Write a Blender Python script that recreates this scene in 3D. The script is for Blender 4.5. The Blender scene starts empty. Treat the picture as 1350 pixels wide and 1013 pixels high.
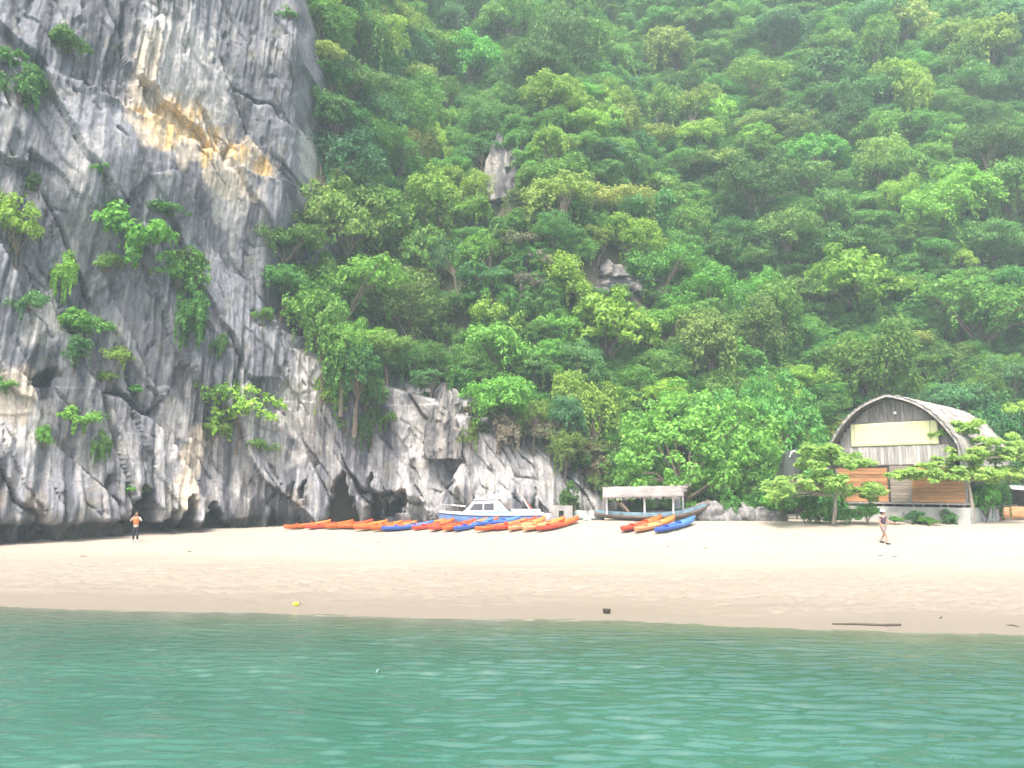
import bpy, bmesh, math, random
import numpy as np

# ------------------------------------------------------------------ camera, sky, sun, exposure
scene = bpy.context.scene
col = scene.collection
PITCH = math.radians(7.5)
CAM_Z = 4.0
FPX = 1014.0                                   # focal length in pixels of a 1350 px wide frame
cam_data = bpy.data.cameras.new("camera")
cam_data.sensor_width = 36.0
cam_data.lens = FPX / 1350.0 * 36.0
cam_data.clip_end = 6000
cam_data.clip_start = 0.1
cam = bpy.data.objects.new("camera", cam_data)
cam.location = (0, 0, CAM_Z)
cam.rotation_euler = (math.pi / 2 + PITCH, 0, 0)
col.objects.link(cam)
scene.camera = cam

SUN_EL, SUN_AZ = math.radians(64), math.radians(200)      # azimuth from +Y towards +X
world = bpy.data.worlds.new("World")
scene.world = world
world.use_nodes = True
wn = world.node_tree.nodes
sky = wn.new("ShaderNodeTexSky")
sky.sky_type = 'NISHITA'
sky.sun_disc = False
sky.sun_elevation = SUN_EL
sky.sun_rotation = SUN_AZ
sky.dust_density = 10.0
sky.air_density = 1.0
bg = wn["Background"]
bg.inputs["Strength"].default_value = 0.15
world.node_tree.links.new(sky.outputs[0], bg.inputs["Color"])

sun_data = bpy.data.lights.new("sun", 'SUN')
sun_data.energy = 1.5
sun_data.angle = math.radians(13)
sun_data.color = (1.0, 0.95, 0.87)
sun = bpy.data.objects.new("sun", sun_data)
sun.rotation_euler = (math.pi / 2 - SUN_EL, 0, math.pi - SUN_AZ)
sun.location = (-20, -60, 90)
col.objects.link(sun)

scene.view_settings.view_transform = 'Standard'
scene.view_settings.look = 'None'
scene.view_settings.gamma = 1
scene.view_settings.use_curve_mapping = False
scene.view_settings.exposure = 1.42
scene.render.engine = 'CYCLES'
cy = scene.cycles
cy.max_bounces = 6
cy.diffuse_bounces = 4
cy.glossy_bounces = 2
cy.transmission_bounces = 3
cy.transparent_max_bounces = 6
cy.volume_bounces = 1
cy.use_denoising = True
cy.sample_clamp_indirect = 6
HAZE_DENSITY = 0.0012

# ------------------------------------------------------------------ noise (numpy)
def hsh(ix, iy, seed):
    h = (ix.astype(np.int64) * 374761393 + iy.astype(np.int64) * 668265263 + seed * 974711) & 0xFFFFFFFF
    h = ((h ^ (h >> 13)) * 1274126177) & 0xFFFFFFFF
    h = ((h ^ (h >> 16)) * 2246822519) & 0xFFFFFFFF
    return ((h ^ (h >> 15)) & 0xFFFFFF) / float(0x1000000)

def perlin(x, y, seed=0):
    x = np.asarray(x, float); y = np.asarray(y, float)
    ix = np.floor(x); iy = np.floor(y)
    fx = x - ix; fy = y - iy
    ux = fx**3 * (fx * (fx * 6 - 15) + 10); uy = fy**3 * (fy * (fy * 6 - 15) + 10)
    def g(dx, dy):
        a = hsh(ix + dx, iy + dy, seed) * 2 * math.pi
        return np.cos(a) * (fx - dx) + np.sin(a) * (fy - dy)
    a = g(0, 0) * (1 - ux) + g(1, 0) * ux
    b = g(0, 1) * (1 - ux) + g(1, 1) * ux
    return (a * (1 - uy) + b * uy) * 1.5

def fbm(x, y, seed=0, octv=4, gain=0.5):
    s = 0; a = 1; t = 0
    for i in range(octv):
        s = s + a * perlin(np.asarray(x) * 2**i, np.asarray(y) * 2**i, seed + i * 17)
        t += a; a *= gain
    return s / t * 1.3

def worley(x, y, seed=0):
    x = np.asarray(x, float); y = np.asarray(y, float)
    ix = np.floor(x); iy = np.floor(y)
    f1 = np.full(x.shape, 9.0); f2 = np.full(x.shape, 9.0)
    r = np.zeros(x.shape); ox = np.zeros(x.shape); oy = np.zeros(x.shape)
    for dx in (-1, 0, 1):
        for dy in (-1, 0, 1):
            jx, jy = ix + dx, iy + dy
            px = jx + 0.1 + 0.8 * hsh(jx, jy, seed); py = jy + 0.1 + 0.8 * hsh(jx, jy, seed + 5)
            ddx, ddy = x - px, y - py
            d = np.sqrt(ddx**2 + ddy**2)
            n = d < f1
            f2 = np.where(n, f1, np.minimum(f2, d))
            f1 = np.where(n, d, f1)
            r = np.where(n, hsh(jx, jy, seed + 9), r)
            ox = np.where(n, ddx, ox); oy = np.where(n, ddy, oy)
    return f1, f2, r, ox, oy

def sstep(a, b, x):
    t = np.clip((np.asarray(x, float) - a) / (b - a), 0, 1)
    return t * t * (3 - 2 * t)

# ------------------------------------------------------------------ helpers
def tag(o, label=None, cat=None, group=None, kind=None):
    if label: o["label"] = label
    if cat: o["category"] = cat
    if group: o["group"] = group
    if kind: o["kind"] = kind
    return o

def link(name, me, parent=None, loc=(0, 0, 0), rot=(0, 0, 0)):
    o = bpy.data.objects.new(name, me)
    col.objects.link(o)
    o.location = loc; o.rotation_euler = rot
    if parent: o.parent = parent
    return o

def empty(name, loc=(0, 0, 0), rz=0.0, label=None, cat=None, group=None):
    o = bpy.data.objects.new(name, None)
    o.empty_display_size = 0.3
    col.objects.link(o)
    o.location = loc; o.rotation_euler = (0, 0, rz)
    return tag(o, label, cat, group)

def np_mesh(name, v, quads, mat, smooth=False, attrs=None, tris=None):
    me = bpy.data.meshes.new(name)
    v = np.asarray(v, np.float32).reshape(-1, 3)
    q = np.asarray(quads, np.int32).reshape(-1, 4) if quads is not None else np.zeros((0, 4), np.int32)
    t = np.asarray(tris, np.int32).reshape(-1, 3) if tris is not None else np.zeros((0, 3), np.int32)
    me.vertices.add(len(v)); me.vertices.foreach_set("co", v.ravel())
    me.loops.add(q.size + t.size)
    me.loops.foreach_set("vertex_index", np.concatenate([q.ravel(), t.ravel()]).astype(np.int32))
    me.polygons.add(len(q) + len(t))
    st = np.concatenate([np.arange(len(q)) * 4, q.size + np.arange(len(t)) * 3]).astype(np.int32)
    me.polygons.foreach_set("loop_start", st)
    if smooth:
        me.polygons.foreach_set("use_smooth", np.ones(len(q) + len(t), bool))
    me.update(calc_edges=True)
    for k, a in (attrs or {}).items():
        a = np.asarray(a, np.float32)
        if a.ndim == 1:
            me.attributes.new(k, 'FLOAT', 'POINT').data.foreach_set("value", a)
        else:
            me.attributes.new(k, 'FLOAT_COLOR', 'POINT').data.foreach_set("color", np.c_[a, np.ones(len(a))].astype(np.float32).ravel())
    if mat: me.materials.append(mat)
    return me

def grid_quads(nu, nv):
    i = np.arange(nu * nv).reshape(nu, nv)
    return np.stack([i[:-1, :-1], i[1:, :-1], i[1:, 1:], i[:-1, 1:]], -1).reshape(-1, 4)

class MB:
    """collects small shapes and links them as ONE mesh"""
    def __init__(s): s.v = []; s.f = []
    def box(s, c, d, rot=None):
        b = len(s.v)
        for z in (-.5, .5):
            for y in (-.5, .5):
                for x in (-.5, .5):
                    p = np.array((x * d[0], y * d[1], z * d[2]))
                    if rot is not None: p = rot @ p
                    s.v.append(tuple(p + np.array(c)))
        s.f += [tuple(b + i for i in q) for q in ((0, 2, 3, 1), (4, 5, 7, 6), (0, 1, 5, 4), (2, 6, 7, 3), (0, 4, 6, 2), (1, 3, 7, 5))]
        return s
    def tube(s, pts, rad, n=8, cap=True):
        pts = [np.array(p, float) for p in pts]
        if not hasattr(rad, '__len__'): rad = [rad] * len(pts)
        b = len(s.v)
        for i, p in enumerate(pts):
            d = pts[min(i + 1, len(pts) - 1)] - pts[max(i - 1, 0)]
            d = d / (np.linalg.norm(d) + 1e-9)
            a = np.cross(d, (0, 0, 1) if abs(d[2]) < .9 else (1, 0, 0)); a /= np.linalg.norm(a)
            c = np.cross(d, a)
            for k in range(n):
                t = 2 * math.pi * k / n
                s.v.append(tuple(p + rad[i] * (math.cos(t) * a + math.sin(t) * c)))
        for i in range(len(pts) - 1):
            for k in range(n):
                s.f.append((b + i * n + k, b + i * n + (k + 1) % n, b + (i + 1) * n + (k + 1) % n, b + (i + 1) * n + k))
        if cap:
            s.f.append(tuple(b + k for k in range(n))[::-1])
            e = b + (len(pts) - 1) * n
            s.f.append(tuple(e + k for k in range(n)))
        return s
    def loft(s, rings, closed=True, cap=True):
        n = len(rings[0]); b = len(s.v)
        for r in rings: s.v += [tuple(p) for p in r]
        for i in range(len(rings) - 1):
            for k in range(n if closed else n - 1):
                s.f.append((b + i * n + k, b + i * n + (k + 1) % n, b + (i + 1) * n + (k + 1) % n, b + (i + 1) * n + k))
        if cap:
            s.f.append(tuple(b + k for k in range(n))[::-1])
            e = b + (len(rings) - 1) * n
            s.f.append(tuple(e + k for k in range(n)))
        return s
    def mesh(s, name, mat, smooth=False):
        me = bpy.data.meshes.new(name)
        me.from_pydata(s.v, [], s.f); me.update()
        if smooth: me.polygons.foreach_set("use_smooth", [True] * len(me.polygons))
        bm = bmesh.new(); bm.from_mesh(me); bmesh.ops.recalc_face_normals(bm, faces=bm.faces[:]); bm.to_mesh(me); bm.free()
        me.materials.append(mat)
        return me
    def build(s, name, mat, parent=None, smooth=False, loc=(0, 0, 0), rot=(0, 0, 0)):
        return link(name, s.mesh(name, mat, smooth), parent, loc, rot)

def rotx(a): c, s = math.cos(a), math.sin(a); return np.array(((1, 0, 0), (0, c, -s), (0, s, c)))
def roty(a): c, s = math.cos(a), math.sin(a); return np.array(((c, 0, s), (0, 1, 0), (-s, 0, c)))
def rotz(a): c, s = math.cos(a), math.sin(a); return np.array(((c, -s, 0), (s, c, 0), (0, 0, 1)))

# ------------------------------------------------------------------ materials
def nmat(name):
    m = bpy.data.materials.new(name); m.use_nodes = True
    nt = m.node_tree
    return m, nt.nodes, nt.links, nt.nodes["Principled BSDF"]

def mat_plain(name, c, rough=0.6, var=0.25, scale=6.0, bump=0.0, stretch=(1, 1, 1), metal=0.0, spec=0.4, c2=None):
    m, n, l, p = nmat(name)
    tc = n.new("ShaderNodeTexCoord"); mp = n.new("ShaderNodeMapping"); mp.inputs["Scale"].default_value = stretch
    l.new(tc.outputs["Object"], mp.inputs[0])
    nz = n.new("ShaderNodeTexNoise"); nz.inputs["Scale"].default_value = scale; nz.inputs["Detail"].default_value = 6
    l.new(mp.outputs[0], nz.inputs["Vector"])
    oi = n.new("ShaderNodeObjectInfo")
    ad = n.new("ShaderNodeMath"); ad.operation = 'MULTIPLY_ADD'; ad.inputs[1].default_value = 0.35; ad.inputs[2].default_value = -0.17
    l.new(oi.outputs["Random"], ad.inputs[0])
    ad2 = n.new("ShaderNodeMath"); ad2.operation = 'ADD'; l.new(ad.outputs[0], ad2.inputs[0]); l.new(nz.outputs[0], ad2.inputs[1])
    cr = n.new("ShaderNodeValToRGB")
    lo = [x * (1 - var) for x in c]; hi = [min(1, x * (1 + var)) for x in (c2 or c)]
    cr.color_ramp.elements[0].color = (*lo, 1); cr.color_ramp.elements[1].color = (*hi, 1)
    cr.color_ramp.elements[0].position = 0.3; cr.color_ramp.elements[1].position = 0.7
    l.new(ad2.outputs[0], cr.inputs[0]); l.new(cr.outputs[0], p.inputs["Base Color"])
    p.inputs["Roughness"].default_value = rough; p.inputs["Metallic"].default_value = metal
    p.inputs["Specular IOR Level"].default_value = spec
    if bump:
        b = n.new("ShaderNodeBump"); b.inputs["Strength"].default_value = bump; b.inputs["Distance"].default_value = 0.03
        l.new(nz.outputs[0], b.inputs["Height"]); l.new(b.outputs[0], p.inputs["Normal"])
    return m

def mat_leaf(name, gloss=0.3, trans=0.42, vary=1.0):
    m, n, l, p = nmat(name)
    oi = n.new("ShaderNodeObjectInfo")
    at = n.new("ShaderNodeAttribute"); at.attribute_name = "tone"
    hs = n.new("ShaderNodeHueSaturation")
    h0 = n.new("ShaderNodeHueSaturation"); l.new(oi.outputs["Color"], h0.inputs["Color"])
    ra = n.new("ShaderNodeMapRange"); ra.inputs["To Min"].default_value = 0.5 - 0.017 * vary; ra.inputs["To Max"].default_value = 0.5 + 0.015 * vary; l.new(oi.outputs["Random"], ra.inputs["Value"]); l.new(ra.outputs[0], h0.inputs["Hue"])
    rb = n.new("ShaderNodeMath"); rb.operation = 'FRACT'; rc_ = n.new("ShaderNodeMath"); rc_.operation = 'MULTIPLY'; rc_.inputs[1].default_value = 17.3; l.new(oi.outputs["Random"], rc_.inputs[0]); l.new(rc_.outputs[0], rb.inputs[0])
    rd = n.new("ShaderNodeMapRange"); rd.inputs["To Min"].default_value = 1 - 0.25 * vary; rd.inputs["To Max"].default_value = 1 + 0.25 * vary; l.new(rb.outputs[0], rd.inputs["Value"]); l.new(rd.outputs[0], h0.inputs["Value"])
    l.new(h0.outputs[0], hs.inputs["Color"])
    v = n.new("ShaderNodeMapRange"); v.inputs["To Min"].default_value = 0.6; v.inputs["To Max"].default_value = 1.5
    l.new(at.outputs["Fac"], v.inputs["Value"]); l.new(v.outputs[0], hs.inputs["Value"])
    h = n.new("ShaderNodeMapRange"); h.inputs["To Min"].default_value = 0.515; h.inputs["To Max"].default_value = 0.485
    l.new(at.outputs["Fac"], h.inputs["Value"]); l.new(h.outputs[0], hs.inputs["Hue"])
    l.new(hs.outputs[0], p.inputs["Base Color"])
    p.inputs["Roughness"].default_value = 0.5; p.inputs["Specular IOR Level"].default_value = gloss
    tr = n.new("ShaderNodeBsdfTranslucent"); l.new(hs.outputs[0], tr.inputs["Color"])
    mx = n.new("ShaderNodeMixShader"); mx.inputs[0].default_value = trans
    l.new(p.outputs[0], mx.inputs[1]); l.new(tr.outputs[0], mx.inputs[2])
    l.new(mx.outputs[0], n["Material Output"].inputs["Surface"])
    return m

LEAF = mat_leaf("leaf")
LEAF_THIN = mat_leaf("thin_leaf", 0.3, 0.55, 0.1)
BARK = mat_plain("bark", (0.16, 0.13, 0.10), 0.9, 0.4, 5, 0.5, (3, 3, 0.6))
BARK_PALE = mat_plain("pale_bark", (0.33, 0.29, 0.24), 0.9, 0.35, 5, 0.5, (3, 3, 0.6))
DRYWOOD = mat_plain("dry_twig", (0.27, 0.22, 0.17), 0.9, 0.3, 5)

def mat_rock(name):
    m, n, l, p = nmat(name)
    at = n.new("ShaderNodeAttribute"); at.attribute_name = "col"
    tc = n.new("ShaderNodeTexCoord")
    nz = n.new("ShaderNodeTexNoise"); nz.inputs["Scale"].default_value = 3.5; nz.inputs["Detail"].default_value = 9; nz.inputs["Roughness"].default_value = 0.7
    l.new(tc.outputs["Object"], nz.inputs["Vector"])
    mp = n.new("ShaderNodeMapping"); mp.inputs["Scale"].default_value = (7, 7, 0.55); l.new(tc.outputs["Object"], mp.inputs[0])
    n2 = n.new("ShaderNodeTexNoise"); n2.inputs["Scale"].default_value = 1.0; n2.inputs["Detail"].default_value = 5
    l.new(mp.outputs[0], n2.inputs["Vector"])
    mul = n.new("ShaderNodeMath"); mul.operation = 'MULTIPLY'; l.new(nz.outputs[0], mul.inputs[0]); l.new(n2.outputs[0], mul.inputs[1])
    mr = n.new("ShaderNodeMapRange"); mr.inputs["From Min"].default_value = 0.12; mr.inputs["From Max"].default_value = 0.40
    mr.inputs["To Min"].default_value = 0.62; mr.inputs["To Max"].default_value = 1.35
    l.new(mul.outputs[0], mr.inputs["Value"])
    mm = n.new("ShaderNodeMix"); mm.data_type = 'RGBA'; mm.blend_type = 'MULTIPLY'; mm.inputs["Factor"].default_value = 1
    l.new(at.outputs["Color"], mm.inputs["A"]); l.new(mr.outputs[0], mm.inputs["B"])
    l.new(mm.outputs["Result"], p.inputs["Base Color"])
    p.inputs["Roughness"].default_value = 0.9; p.inputs["Specular IOR Level"].default_value = 0.25
    b = n.new("ShaderNodeBump"); b.inputs["Strength"].default_value = 0.9; b.inputs["Distance"].default_value = 0.12
    l.new(mul.outputs[0], b.inputs["Height"]); l.new(b.outputs[0], p.inputs["Normal"])
    return m
ROCK = mat_rock("limestone")

# ------------------------------------------------------------------ the lie of the land
def shore_y(x): return 23.7 - 0.165 * x + 0.25 * np.sin(x * 0.21 + 1.0) + 0.12 * np.sin(x * 0.55)
def ground_z(x, y):
    x = np.asarray(x, float); y = np.asarray(y, float)
    s = y - shore_y(x)
    z = np.where(s < 0, np.maximum(0.085 * s, -1.2 + 0.03 * np.maximum(s + 14, -90)), 0)
    z = z + np.where(s >= 0, 0.04 * np.minimum(s, 26), 0)
    z = z + 0.78 * sstep(17.5, 25, s) * sstep(-8, 6, x) + 0.25 * sstep(19, 27, s) * sstep(-22, -10, x) * (1 - sstep(-8, 6, x))
    return z

def ray(px, py):
    u = (px - 675) / FPX; v = (506.5 - py) / FPX
    c, s = math.cos(PITCH), math.sin(PITCH)
    return np.array((u, c - v * s, s + v * c))
def at_depth(px, py, Y):
    d = ray(px, py); return np.array((0, 0, CAM_Z)) + d * (Y / d[1])
def on_ground(px, py):
    d = ray(px, py); t = np.arange(5, 140, 0.02)
    P = np.array((0, 0, CAM_Z))[None] + d[None] * t[:, None]
    k = np.argmax(P[:, 2] <= ground_z(P[:, 0], P[:, 1]))
    return P[k]
def project(P):
    P = np.asarray(P, float)
    c, s = math.cos(PITCH), math.sin(PITCH)
    x, y, z = P[..., 0], P[..., 1], P[..., 2] - CAM_Z
    dep = y * c + z * s; up = -y * s + z * c
    return 675 + FPX * x / dep, 506.5 - FPX * up / dep, dep

CLX = np.array((-60, -45, -29.5, -25.5, -22.5, -18.5, -12, -6, 0, 5, 14.0))
CLY = np.array((24, 34, 43.6, 47.0, 50.2, 53.0, 54.6, 54.8, 54.2, 54.0, 54.0))
def cliff_base_y(x):
    s = 0
    for k in (-1.4, -0.7, 0, 0.7, 1.4): s = s + np.interp(x + k, CLX, CLY)
    return s / 5
EDGE_Z = np.array((-2, 2.5, 4.0, 6.0, 8.0, 10.5, 12, 14, 17, 22, 27, 32, 40, 60))
EDGE_X = np.array((6.5, 5.5, 4.2, 0.8, -3.0, -6.6, -11.5, -16.6, -18.6, -18.3, -17.4, -17.2, -17.8, -20.0))
def edge_x(z): return np.interp(z, EDGE_Z, EDGE_X)
HBX = np.array((-70, -30, -16, -8, 0, 6, 12, 20, 28, 40, 60, 120))
HBY = np.array((50, 57, 58.5, 58.0, 57.5, 57.5, 57, 59, 61.5, 62, 60, 56))
def hill_y(x, z):
    x = np.asarray(x, float); z = np.asarray(z, float)
    b = np.interp(x, HBX, HBY)
    y = b + (z - 1.5) * 0.68 + 4.0 * fbm(x / 22, z / 22, 3, 3) * sstep(2, 14, z) + 1.2 * fbm(x / 6, z / 6, 8, 3)
    y = y - 6.0 * np.exp(-((x - 2) / 9)**2) * sstep(6, 22, z) * (1 - sstep(35, 60, z))      # a spur below the pinnacle
    y = y + 5 * np.exp(-((x - 16) / 7)**2) * sstep(10, 40, z)
    return y
def cliff_plain_y(x, z):
    return cliff_base_y(x) + 0.10 * np.maximum(z, 0) + 0.0018 * np.maximum(z - 8, 0)**2
def surf_y(x, z):
    """depth of the mountain face without the rock relief"""
    t = x - edge_x(z)
    h = hill_y(x, z); c = np.minimum(cliff_plain_y(x, z), h - 0.4)
    w = 0.30 * sstep(0, 1.6, t) + 0.70 * sstep(0.8, 9.0, t)
    return np.where(t < 0, c, c + (h - c) * w)
def on_surf(px, py):
    d = ray(px, py); t = np.arange(30, 190, 0.1)
    P = np.array((0, 0, CAM_Z))[None] + d[None] * t[:, None]
    hit = (P[:, 1] >= surf_y(P[:, 0], P[:, 2])) | (P[:, 2] <= ground_z(P[:, 0], P[:, 1]))
    return P[np.argmax(hit)]

def axis(lo, hi, step, far_lo, far_hi, grow=1.25):
    a = list(np.arange(lo, hi + step * .5, step))
    s = step
    while a[-1] < far_hi: s *= grow; a.append(a[-1] + s)
    s = step
    while a[0] > far_lo: s *= grow; a.insert(0, a[0] - s)
    return np.array(a)

# sand, sea floor and land: one sheet out to the horizon
def mat_sand():
    m, n, l, p = nmat("sand")
    at = n.new("ShaderNodeAttribute"); at.attribute_name = "wet"
    tc = n.new("ShaderNodeTexCoord")
    nz = n.new("ShaderNodeTexNoise"); nz.inputs["Scale"].default_value = 0.9; nz.inputs["Detail"].default_value = 8; nz.inputs["Roughness"].default_value = 0.65
    mp = n.new("ShaderNodeMapping"); mp.inputs["Scale"].default_value = (0.35, 1.2, 1); l.new(tc.outputs["Object"], mp.inputs[0]); l.new(mp.outputs[0], nz.inputs["Vector"])
    cr = n.new("ShaderNodeValToRGB")
    cr.color_ramp.elements[0].color = (0.296, 0.264, 0.220, 1); cr.color_ramp.elements[1].color = (0.355, 0.322, 0.278, 1)
    cr.color_ramp.elements[0].position = .25; cr.color_ramp.elements[1].position = .75
    l.new(nz.outputs[0], cr.inputs[0])
    ww = n.new("ShaderNodeMath"); ww.operation = 'MULTIPLY_ADD'; ww.inputs[1].default_value = 0.35; l.new(nz.outputs[0], ww.inputs[0])
    su = n.new("ShaderNodeMath"); su.operation = 'SUBTRACT'; l.new(at.outputs["Fac"], su.inputs[0]); su.inputs[1].default_value = 0.17
    l.new(su.outputs[0], ww.inputs[2])
    mx = n.new("ShaderNodeMix"); mx.data_type = 'RGBA'; mx.inputs["B"].default_value = (0.200, 0.177, 0.147, 1)
    cl = n.new("ShaderNodeClamp"); l.new(ww.outputs[0], cl.inputs[0])
    l.new(cl.outputs[0], mx.inputs["Factor"]); l.new(cr.outputs[0], mx.inputs["A"]); l.new(mx.outputs["Result"], p.inputs["Base Color"])
    rr = n.new("ShaderNodeMapRange"); rr.inputs["To Min"].default_value = 0.95; rr.inputs["To Max"].default_value = 0.55
    l.new(cl.outputs[0], rr.inputs["Value"]); l.new(rr.outputs[0], p.inputs["Roughness"])
    p.inputs["Specular IOR Level"].default_value = 0.25
    n2 = n.new("ShaderNodeTexNoise"); n2.inputs["Scale"].default_value = 9; n2.inputs["Detail"].default_value = 5; l.new(tc.outputs["Object"], n2.inputs["Vector"])
    b = n.new("ShaderNodeBump"); b.inputs["Strength"].default_value = 0.35; b.inputs["Distance"].default_value = 0.03
    l.new(n2.outputs[0], b.inputs["Height"]); l.new(b.outputs[0], p.inputs["Normal"])
    return m
SAND = mat_sand()
gx = axis(-30, 34, 0.14, -1400, 1400); gy = axis(19, 56, 0.085, -1400, 1400)
GX, GY = np.meshgrid(gx, gy, indexing='ij')
GZ = ground_z(GX, GY)
S = GY - shore_y(GX)
rm = sstep(1.0, 5.0, S + 2.2 * fbm(GX / 6, GY / 1.6, 51, 3)) * (1 - sstep(8.5, 12.5, S + 2.5 * fbm(GX / 6, GY / 4, 52, 3)))
wob = fbm(GX / 1.3, GY / 1.3, 53, 3)
rip = 1 - np.abs(perlin(GX / 0.9 + 0.9 * GY + wob, GY / 0.42 - 0.30 * GX + 0.9 * wob, 54)) * 2.2
GZ = GZ + np.where((S > 0) & (S < 30), rm * 0.10 * rip + 0.012 * fbm(GX / .5, GY / .5, 55, 3) * sstep(1, 4, S) + 0.06 * fbm(GX / 4, GY / 3, 56, 3) * sstep(1, 8, S), 0)
fp_ = (1 - sstep(0.0, 0.45, worley(GX / 0.9, GY / 0.7, 57)[0])) * sstep(-0.15, 0.2, fbm(GX / 5, GY / 3, 58, 2)) * sstep(10, 13, S) * (S < 26)
GZ = GZ - 0.055 * fp_
wn1 = fbm(GX / 6, GY / 0.9, 59, 4); wn2 = fbm(GX / 9, GY / 2.2, 60, 4)
wet = 0.42 * (1 - sstep(-0.8, 6.5, S + 1.8 * wn1 + 0.8 * wn2)) + 0.70 * (1 - sstep(6.0, 17.0, S + 2.4 * wn2)) + 0.10 * rm * np.clip(-rip, 0, 1)
wet = np.clip(wet, 0, 1)
ground = link("ground", np_mesh("ground", np.stack([GX, GY, GZ], -1), grid_quads(len(gx), len(gy)), SAND, True, {"wet": wet.ravel()}))
tag(ground, kind="structure")

# the sea: waves are geometry, the shallows let the sand show through
def mat_sea():
    m, n, l, p = nmat("sea_water")
    at = n.new("ShaderNodeAttribute"); at.attribute_name = "depth"
    tc = n.new("ShaderNodeTexCoord")
    mp = n.new("ShaderNodeMapping"); mp.inputs["Scale"].default_value = (0.10, 0.22, 1); l.new(tc.outputs["Object"], mp.inputs[0])
    nz = n.new("ShaderNodeTexNoise"); nz.inputs["Scale"].default_value = 1; nz.inputs["Detail"].default_value = 4; l.new(mp.outputs[0], nz.inputs["Vector"])
    cr = n.new("ShaderNodeValToRGB")
    cr.color_ramp.elements[0].color = (0.028, 0.108, 0.080, 1); cr.color_ramp.elements[1].color = (0.044, 0.145, 0.110, 1)
    cr.color_ramp.elements[0].position = .35; cr.color_ramp.elements[1].position = .65
    l.new(nz.outputs[0], cr.inputs[0]); l.new(cr.outputs[0], p.inputs["Base Color"])
    p.inputs["Roughness"].default_value = 0.10; p.inputs["IOR"].default_value = 1.8
    m2 = n.new("ShaderNodeMapping"); m2.inputs["Scale"].default_value = (2.2, 5.0, 1); l.new(tc.outputs["Object"], m2.inputs[0])
    n2 = n.new("ShaderNodeTexNoise"); n2.inputs["Scale"].default_value = 1.3; n2.inputs["Detail"].default_value = 4; l.new(m2.outputs[0], n2.inputs["Vector"])
    b = n.new("ShaderNodeBump"); b.inputs["Strength"].default_value = 0.40; b.inputs["Distance"].default_value = 0.04
    l.new(n2.outputs[0], b.inputs["Height"]); l.new(b.outputs[0], p.inputs["Normal"])
    tr = n.new("ShaderNodeBsdfTransparent"); tr.inputs["Color"].default_value = (0.80, 0.93, 0.86, 1)
    gl = n.new("ShaderNodeBsdfGlossy"); gl.inputs["Roughness"].default_value = 0.06; l.new(b.outputs[0], gl.inputs["Normal"])
    fr = n.new("ShaderNodeFresnel"); fr.inputs["IOR"].default_value = 1.33; l.new(b.outputs[0], fr.inputs["Normal"])
    clear = n.new("ShaderNodeMixShader"); l.new(fr.outputs[0], clear.inputs[0]); l.new(tr.outputs[0], clear.inputs[1]); l.new(gl.outputs[0], clear.inputs[2])
    ex = n.new("ShaderNodeMath"); ex.operation = 'MULTIPLY'; ex.inputs[1].default_value = -1 / 0.42; l.new(at.outputs["Fac"], ex.inputs[0])
    e2 = n.new("ShaderNodeMath"); e2.operation = 'EXPONENT'; l.new(ex.outputs[0], e2.inputs[0]); e2.use_clamp = True
    fo = n.new("ShaderNodeMapRange"); fo.inputs["From Min"].default_value = 0.004; fo.inputs["From Max"].default_value = 0.045; fo.inputs["To Min"].default_value = 0.75; fo.inputs["To Max"].default_value = 0.0; l.new(at.outputs["Fac"], fo.inputs["Value"])
    m3 = n.new("ShaderNodeMapping"); m3.inputs["Scale"].default_value = (0.55, 5.0, 1); l.new(tc.outputs["Object"], m3.inputs[0])
    n3 = n.new("ShaderNodeTexNoise"); n3.inputs["Scale"].default_value = 1.4; n3.inputs["Detail"].default_value = 7; n3.inputs["Roughness"].default_value = 0.7; l.new(m3.outputs[0], n3.inputs["Vector"])
    f2 = n.new("ShaderNodeMapRange"); f2.inputs["From Min"].default_value = 0.52; f2.inputs["From Max"].default_value = 0.62; l.new(n3.outputs[0], f2.inputs["Value"])
    fm = n.new("ShaderNodeMath"); fm.operation = 'MULTIPLY'; l.new(fo.outputs[0], fm.inputs[0]); l.new(f2.outputs[0], fm.inputs[1])
    foam = n.new("ShaderNodeBsdfDiffuse"); foam.inputs["Color"].default_value = (0.36, 0.35, 0.32, 1)
    mx = n.new("ShaderNodeMixShader"); l.new(e2.outputs[0], mx.inputs[0]); l.new(p.outputs[0], mx.inputs[1]); l.new(clear.outputs[0], mx.inputs[2])
    mf = n.new("ShaderNodeMixShader"); l.new(fm.outputs[0], mf.inputs[0]); l.new(mx.outputs[0], mf.inputs[1]); l.new(foam.outputs[0], mf.inputs[2])
    l.new(mf.outputs[0], n["Material Output"].inputs["Surface"])
    return m
wx = axis(-21, 21, 0.08, -1400, 1400); wy = axis(6.8, 27.3, 0.036, -1400, 90, 1.3)
WX, WY = np.meshgrid(wx, wy, indexing='ij')
WS = WY - shore_y(WX)
WZ = np.zeros_like(WX)
rng = np.random.default_rng(5)
warp = 0.7 * fbm(WX / 3.2, WY / 2.2, 71, 3)
gust = 0.75 + 0.45 * fbm(WX / 7, WY / 4, 72, 3) + 0.25 * sstep(-12, 8, WX)
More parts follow.
